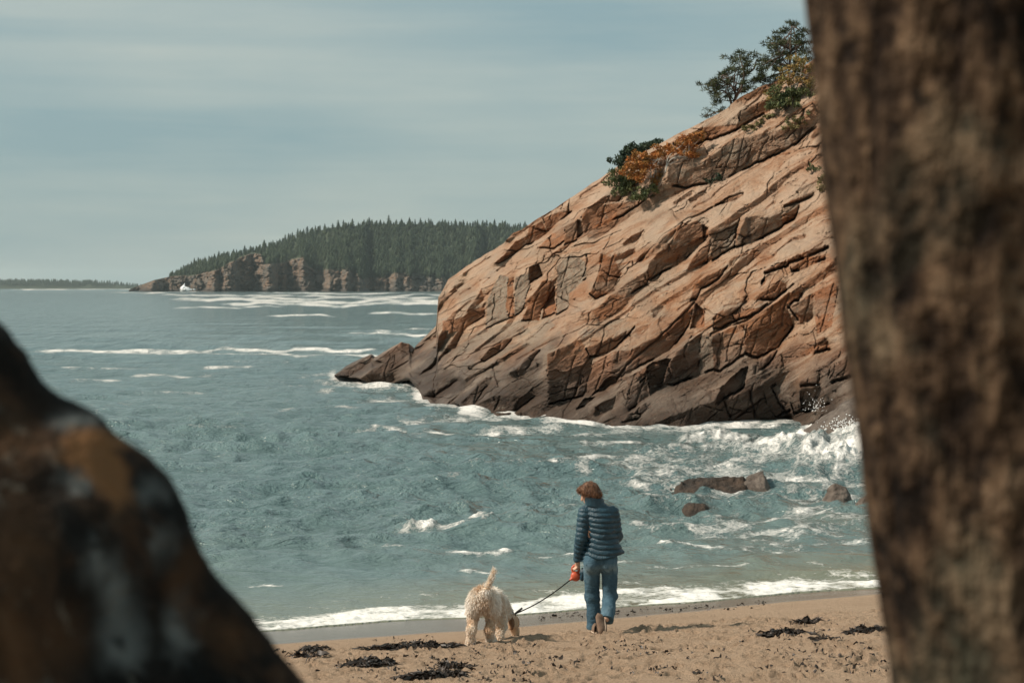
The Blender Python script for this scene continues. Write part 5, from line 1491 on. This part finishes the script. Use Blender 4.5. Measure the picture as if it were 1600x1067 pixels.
# --- shoes
SHOE = simple_mat("brown_shoe", (0.13, 0.085, 0.06), (0.20, 0.14, 0.10), 20); SOLE = simple_mat("rubber_sole", (0.075, 0.042, 0.032), (0.13, 0.075, 0.055), 50, bump=1.0, bscale=55, bdist=0.02); RIM = simple_mat("pale_sole_edge", (0.42, 0.32, 0.24), (0.52, 0.42, 0.33), 20)
def shoe(toe, heel, up_):
    toe = np.array(toe); heel = np.array(heel); f_ = heel - toe; L_ = np.linalg.norm(f_); f_ /= L_
    s_ = np.cross(f_, up_); s_ /= np.linalg.norm(s_); u_ = np.cross(s_, f_)
    if np.dot(u_, up_) < 0: u_ = -u_
    tt_ = np.linspace(0, 1, 17); hw_ = np.interp(tt_, [0, 0.06, 0.2, 0.35, 0.6, 0.85, 0.95, 1], [0.012, 0.030, 0.046, 0.047, 0.036, 0.037, 0.030, 0.012])
    def slab(lo_, hi_, grow):
        V = []
        for t, w in zip(tt_, hw_ + grow):
            for a_, b_ in ((-1, lo_), (1, lo_), (1, hi_), (-1, hi_)): V.append(toe + f_ * L_ * t + s_ * a_ * w + u_ * b_)
        q = []
        for i in range(16):
            for j in range(4): q.append((4 * i + j, 4 * i + (j + 1) % 4, 4 * i + 4 + (j + 1) % 4, 4 * i + 4 + j))
        q += [(0, 1, 2, 3), (64, 67, 66, 65)]
        return np.array(V), np.array(q)
    V = []; rng_ = np.linspace(0, math.pi, 9)
    for t, w in zip(tt_, hw_):
        hgt = np.interp(t, [0, 0.1, 0.3, 0.55, 0.8, 1], [0.030, 0.050, 0.062, 0.085, 0.095, 0.070])
        for a_ in rng_: V.append(toe + f_ * L_ * t + s_ * w * 0.97 * math.cos(a_) + u_ * (0.024 + hgt * math.sin(a_) ** 0.8))
    q = [(9 * i + j, 9 * i + j + 1, 9 * i + 10 + j, 9 * i + 9 + j) for i in range(16) for j in range(8)]
    e = add("shoe", np.array(V), np.array(q), SHOE, pE)
    V, q = slab(0.0, 0.010, 0.0); add("sole", V, q, SOLE, e, smooth=False)
    V, q = slab(0.0105, 0.027, 0.003); add("sole_edge", V, q, RIM, e, smooth=False)
    # tread bars on the sole
    bg = Bag()
    for t in np.linspace(0.08, 0.92, 11):
        w = np.interp(t, tt_, hw_) * 0.85; c = toe + f_ * L_ * t
        V = np.array([c + s_ * a_ * w + f_ * b_ * 0.006 - u_ * h_ for h_ in (0, 0.005) for a_, b_ in ((-1, -1), (1, -1), (1, 1), (-1, 1))])
        bg.quads(V, np.array([(4, 5, 6, 7), (0, 1, 5, 4), (1, 2, 6, 5), (2, 3, 7, 6), (3, 0, 4, 7)]))
    bg.obj("tread", SOLE, e, smooth=False)
toeR = np.array(toeR) + np.array([0, 0, 0.004])
heelR = np.array(K(943.8, 967.5, -0.215)); heelR = toeR + (heelR - toeR) / np.linalg.norm(heelR - toeR) * 0.236
shoe(toeR, heelR, (0, 0.6, 0.8))
gl = ground_hit(929.5, 989.5) - man_o; zl = ground_z(*(gl + man_o)[:2]) - man_o[2]
shoe((gl[0] + 0.005, gl[1] + 0.17, zl - 0.012), (gl[0], gl[1] - 0.085, zl + 0.004), (0, 0, 1))
tag(pE, "person walking away in teal quilted jacket and blue jeans, looking down at the dog", "person")

# ================================================================== THE LEASH
CASE = Mat("orange_red_plastic", 0.4, 0.45, (0.50, 0.085, 0.035)).m
BLACK = Mat("black_webbing", 0.7, 0.25, (0.012, 0.012, 0.012)).m
lE = empty("retractable_leash", man_o)
def case_sdf(x, y, z):
    c = handle_c
    body_ = np.sqrt((np.hypot(x - c[0], z - c[2] + 0.028) / 1.0) ** 2 + ((y - c[1]) * 1.5) ** 2) - 0.056
    ring = np.sqrt((np.hypot((x - c[0]) * 1.1, z - c[2] - 0.050) - 0.042) ** 2 + ((y - c[1]) * 0.9) ** 2) - 0.014
    d = smin(body_, ring, 0.012)
    n0 = c + np.array([0, 0, -0.028]); n1 = n0 + lead_dir * 0.070
    return smin(d, caps(x, y, z, tuple(n0), tuple(n1), 0.030, 0.013), 0.012)
V, Q = sdf_mesh(case_sdf, handle_c - 0.14, handle_c + 0.14, 0.0045)
add("case", V, Q, CASE, lE)
st = handle_c + np.array([0, 0, -0.028]) + lead_dir * 0.066; en = collar_pt - man_o
tts = np.linspace(0, 1, 24)[:, None]; pts = st + (en - st) * tts + np.array([0, 0, -0.035]) * np.sin(tts * math.pi)
V, Q = tube(pts, np.full(24, 0.0068), 6); add("cord", V, [Q[Q[:, 2] != Q[:, 3]]], BLACK, lE)
V, Q = tube([en + np.array([0.0, 0, 0.01]) - lead_dir * 0.11, en - lead_dir * 0.02], [0.012, 0.012], 8); add("clasp", V, [Q[Q[:, 2] != Q[:, 3]]], COLLAR, lE)
tag(lE, "retractable dog leash with orange-red case and taut black cord", "leash")
bag = Bag(); bm = np.array(K(911, 894, 0.06))
V, Q = sdf_mesh(lambda x, y, z: smin(ell(x, y, z, tuple(bm), (0.034, 0.03, 0.055)), ell(x, y, z, tuple(bm + np.array([-0.01, 0, -0.06])), (0.022, 0.02, 0.03)), 0.02) + 0.012 * fbm(x * 28, y * 28, z * 28, oct=2, seed=4), bm - 0.13, bm + 0.13, 0.006)
bgo = add("bag_pouch", V, Q, JK.m, loc=man_o); tag(bgo, "small dark pouch hanging beside the leash handle", "pouch")

# ================================================================== FOREGROUND ROCK (left) and TREE (right)
def shade_rock():
    m = Mat("lichened_boulder", 0.9, 0.15)
    n = m.noise(12, 5, 0.65, dist=0.4); n2 = m.noise(28, 5, 0.6); n3 = m.noise(3.0, 3, 0.5)
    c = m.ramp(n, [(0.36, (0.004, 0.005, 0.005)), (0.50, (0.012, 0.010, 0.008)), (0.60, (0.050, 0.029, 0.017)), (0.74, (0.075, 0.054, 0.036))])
    c = m.mix(m.ramp(n2, [(0.56, 0.0), (0.66, 0.8)]), c, (0.014, 0.013, 0.012))
    g = m.attr('lichen'); c = m.mix(g, c, (0.24, 0.265, 0.26))
    sp = m.ramp(m.noise(38, 4, 0.65), [(0.60, 0.0), (0.67, 0.7)]); c = m.mix(m.math('MULTIPLY', sp, m.ramp(n3, [(0.42, 0.0), (0.56, 1.0)])), c, (0.16, 0.155, 0.13))
    o_ = m.attr('ochre'); c = m.mix(o_, c, (0.21, 0.105, 0.045))  # ochre stains plus the painted sunlit facet
    m.base(c); m.bump(n2, 0.8, 0.02)
    return m.m
Y0 = 1.55
out = [(-420, 250), (-200, 380), (-60, 470), (0, 506), (30, 540), (62, 585), (100, 606), (140, 622), (168, 640), (190, 672), (225, 706), (262, 740), (288, 775), (304, 826), (318, 868), (345, 918), (385, 964), (430, 1018), (482, 1070), (560, 1160), (680, 1400), (760, 1900)]
op = np.array([P(a, b_, Y0) for a, b_ in out]); fo = np.array([op[3][0], Y0, 2.3])
ox_ = op[:, 0] - fo[0]; oz_ = op[:, 2] - fo[2]
poly_ = list(zip(ox_, oz_)) + [(ox_[-1], -0.25), (ox_[0] - 0.3, -0.25), (ox_[0] - 0.3, oz_[0])]
def fr_sdf(x, y, z):
    g2 = x[:, 0, :]; g3 = z[:, 0, :]
    d2 = pl_dist(g2, g3, poly_ + [poly_[0]]); d2 = np.where(in_poly(g2, g3, poly_), -d2, d2)[:, None, :]
    # rounded front and back; flat facets
    t = np.abs(y) / np.where(y < 0, 0.42, 0.7)
    d = np.maximum(d2, -9) + np.where(y < 0, 0.30 * t ** 1.3, 0.42 * t ** 1.1)
    nn = fbm(x * 9, y * 9, z * 9, oct=4, seed=19)
    return d + 0.026 * nn - 0.004
V, Q = sdf_mesh(fr_sdf, (-0.75, -0.62, -0.2), (0.62, 0.85, 1.95), 0.016)
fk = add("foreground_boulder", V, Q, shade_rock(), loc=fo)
W = V + fo; vpx = 800 + F * W[:, 0] / W[:, 1]; vpy = HOR - F * (W[:, 2] - CZ) / W[:, 1]
lich = np.zeros(len(V)); ochre_sun = np.zeros(len(V))
front = (W[:, 1] < Y0 + 0.05)
def blob(px, py, rx_, ry_): return np.exp(-(((vpx - px) / rx_) ** 2 + ((vpy - py) / ry_) ** 2) ** 1.5) * front
for b_ in ((160, 870, 26, 40), (190, 1000, 34, 60), (280, 985, 22, 42), (130, 760, 26, 26), (240, 770, 24, 24), (250, 850, 26, 22), (180, 930, 24, 36), (120, 660, 34, 16)): lich = np.maximum(lich, 0.62 * blob(*b_))
lich *= sstep(-0.45, 0.15, fbm(vpx / 24, vpy / 24, oct=3, seed=20))
fac = in_poly(vpx, vpy, [(92, 672), (118, 664), (188, 676), (196, 780), (188, 792), (150, 748), (118, 720)]) & front  # orange facet with the sunlight on it put into the colour
ochre_sun = np.maximum(fac * 1.0, np.maximum.reduce([0.26 * blob(*b_) for b_ in ((25, 860, 45, 110), (20, 1010, 60, 90), (110, 700, 40, 30), (300, 880, 20, 30), (20, 690, 50, 60), (280, 905, 24, 30), (360, 1000, 30, 40), (90, 1000, 50, 60))]))
attr(fk.data, 'lichen', lich); attr(fk.data, 'ochre', ochre_sun)
tag(fk, "dark blurred foreground boulder with ochre stains, a painted sunlit facet and pale lichen patches, lower left", "rock")

def bark_mat():
    m = Mat("mottled_bark", 0.95, 0.1)
    v = m.pos((1, 1, 0.75))
    n = m.noise(26, 4, 0.6, vec=v); n2 = m.noise(48, 4, 0.6, vec=v); n3 = m.noise(5, 3, 0.5)
    c = m.ramp(n, [(0.36, (0.010, 0.007, 0.005)), (0.46, (0.050, 0.032, 0.020)), (0.57, (0.115, 0.075, 0.046)), (0.72, (0.165, 0.118, 0.078))])
    c = m.mix(m.ramp(n2, [(0.36, 0.9), (0.47, 0.0)]), c, (0.008, 0.006, 0.005))
    c = m.mix(m.ramp(n3, [(0.52, 0.0), (0.66, 0.35)]), c, (0.16, 0.16, 0.11))
    fu_ = m.noise(34, 4, 0.6, vec=m.pos((1, 1, 0.16)), dist=0.5)
    c = m.mix(m.ramp(fu_, [(0.36, 0.75), (0.48, 0.0)]), c, (0.012, 0.008, 0.006))
    m.base(c); m.bump(m.math('ADD', m.math('ADD', n, fu_), m.math('MULTIPLY', n2, 0.6)), 1.0, 0.03)
    return m.m
BARK = bark_mat()
TY = 1.45
tl_px = [(1252, -500), (1254, -150), (1259, 0), (1276, 120), (1287, 260), (1309, 440), (1331, 600), (1352, 740), (1371, 900), (1396, 1067), (1420, 1250), (1440, 1600), (1395, 2600), (1330, 4300)]
rad_m = [0.118, 0.116, 0.114, 0.112, 0.111, 0.110, 0.109, 0.109, 0.110, 0.113, 0.118, 0.130, 0.16, 0.20]
tp = []
for (a, b_), r_ in zip(tl_px, rad_m):
    q = P(a, b_, TY); tp.append((q[0] + r_ * 1.012, TY, q[2], r_))
tp = np.array(sorted(tp, key=lambda q: q[2]))
ztop = 9.5
zz2 = np.concatenate([np.arange(2.25, 5.2, 0.012), np.linspace(5.2, ztop, 60)])
def ctr(z):
    x_ = np.interp(z, tp[:, 2], tp[:, 0]); r_ = np.interp(z, tp[:, 2], tp[:, 3])
    ex = np.maximum(z - tp[-1, 2], 0)
    return x_ - 0.16 * ex, r_ - 0.011 * ex
na = 150; th_ = np.linspace(0, 2 * math.pi, na, endpoint=False)
cxz, rz_ = ctr(zz2); k3 = np.ones(7) / 7
cxz = np.convolve(np.pad(cxz, 3, 'edge'), k3, 'valid')
TH, ZZ = np.meshgrid(th_, zz2)
rel = fbm(np.cos(TH) * 3.2 + 9, np.sin(TH) * 3.2, ZZ * 6, oct=4, seed=61, gain=0.6)
ridge_ = 1 - np.abs(fbm(np.cos(TH) * 6 + 3, np.sin(TH) * 6, ZZ * 5, oct=3, seed=62))
R_ = rz_[:, None] * (1 + 0.045 * rel + 0.075 * (ridge_ - 0.75))
tr_o = np.array([float(ctr(2.35)[0]), TY, 2.35])
TV = np.stack([cxz[:, None] + R_ * np.cos(TH), TY + R_ * np.sin(TH), ZZ], -1).reshape(-1, 3) - tr_o
fq = []
i_ = np.arange(len(zz2) - 1)[:, None] * na + np.arange(na)[None]; j_ = np.arange(len(zz2) - 1)[:, None] * na + (np.arange(na)[None] + 1) % na
fq = np.stack([i_, j_, j_ + na, i_ + na], -1).reshape(-1, 4)
tE = empty("foreground_tree", tr_o)
add("trunk", TV, fq, BARK, tE)
# limbs and the crown overhead, above the frame
lb = Bag(); cr = Bag()
crown_r = np.random.default_rng(71)
for k in range(16):
    z0 = crown_r.uniform(6.2, 9.3); a_ = k * 2.4; ln_ = crown_r.uniform(1.6, 3.4)
    s0 = np.array([float(ctr(z0)[0]), TY, z0]) - tr_o; dd = np.array([math.cos(a_), math.sin(a_), crown_r.uniform(0.05, 0.35)])
    pts = [s0 + dd * ln_ * t + np.array([0, 0, -0.25 * t * t]) + crown_r.normal(size=3) * 0.06 * t for t in np.linspace(0, 1, 6)]
    lb.tube(pts, np.linspace(0.045, 0.008, 6), 6)
    veg = crown_r
    for t in np.linspace(0.3, 1.0, 7):
        leaves(cr, s0 + dd * ln_ * t + crown_r.normal(size=3) * 0.25, 0.42, 90, 0.20, True)
lb.obj("limbs", BARK, tE); cr.obj("crown", NEEDLE, tE, smooth=False)
tag(tE, "thick blurred tree trunk with mottled bark filling the right edge", "tree")

# ================================================================== HAZE
hv = np.array([(x_, y_, z_) for z_ in (-4.0, 120.0) for x_, y_ in ((-12500, -60), (12500, -60), (12500, 13500), (-12500, 13500))], float)
hq = np.array([(0, 3, 2, 1), (4, 5, 6, 7), (0, 1, 5, 4), (1, 2, 6, 5), (2, 3, 7, 6), (3, 0, 4, 7)])
hm = bpy.data.materials.new("haze_air"); hm.use_nodes = True
hm.node_tree.nodes.clear()
ho_ = hm.node_tree.nodes.new('ShaderNodeOutputMaterial'); pv = hm.node_tree.nodes.new('ShaderNodeVolumePrincipled')
pv.inputs['Color'].default_value = (0.80, 0.95, 0.97, 1); pv.inputs['Density'].default_value = 0.00005; pv.inputs['Anisotropy'].default_value = 0.0
hm.node_tree.links.new(pv.outputs[0], ho_.inputs['Volume'])
hz_o = add("haze", hv, hq, hm, smooth=False)
tag(hz_o, "thin sea haze paling the far headland and island", kind="stuff")
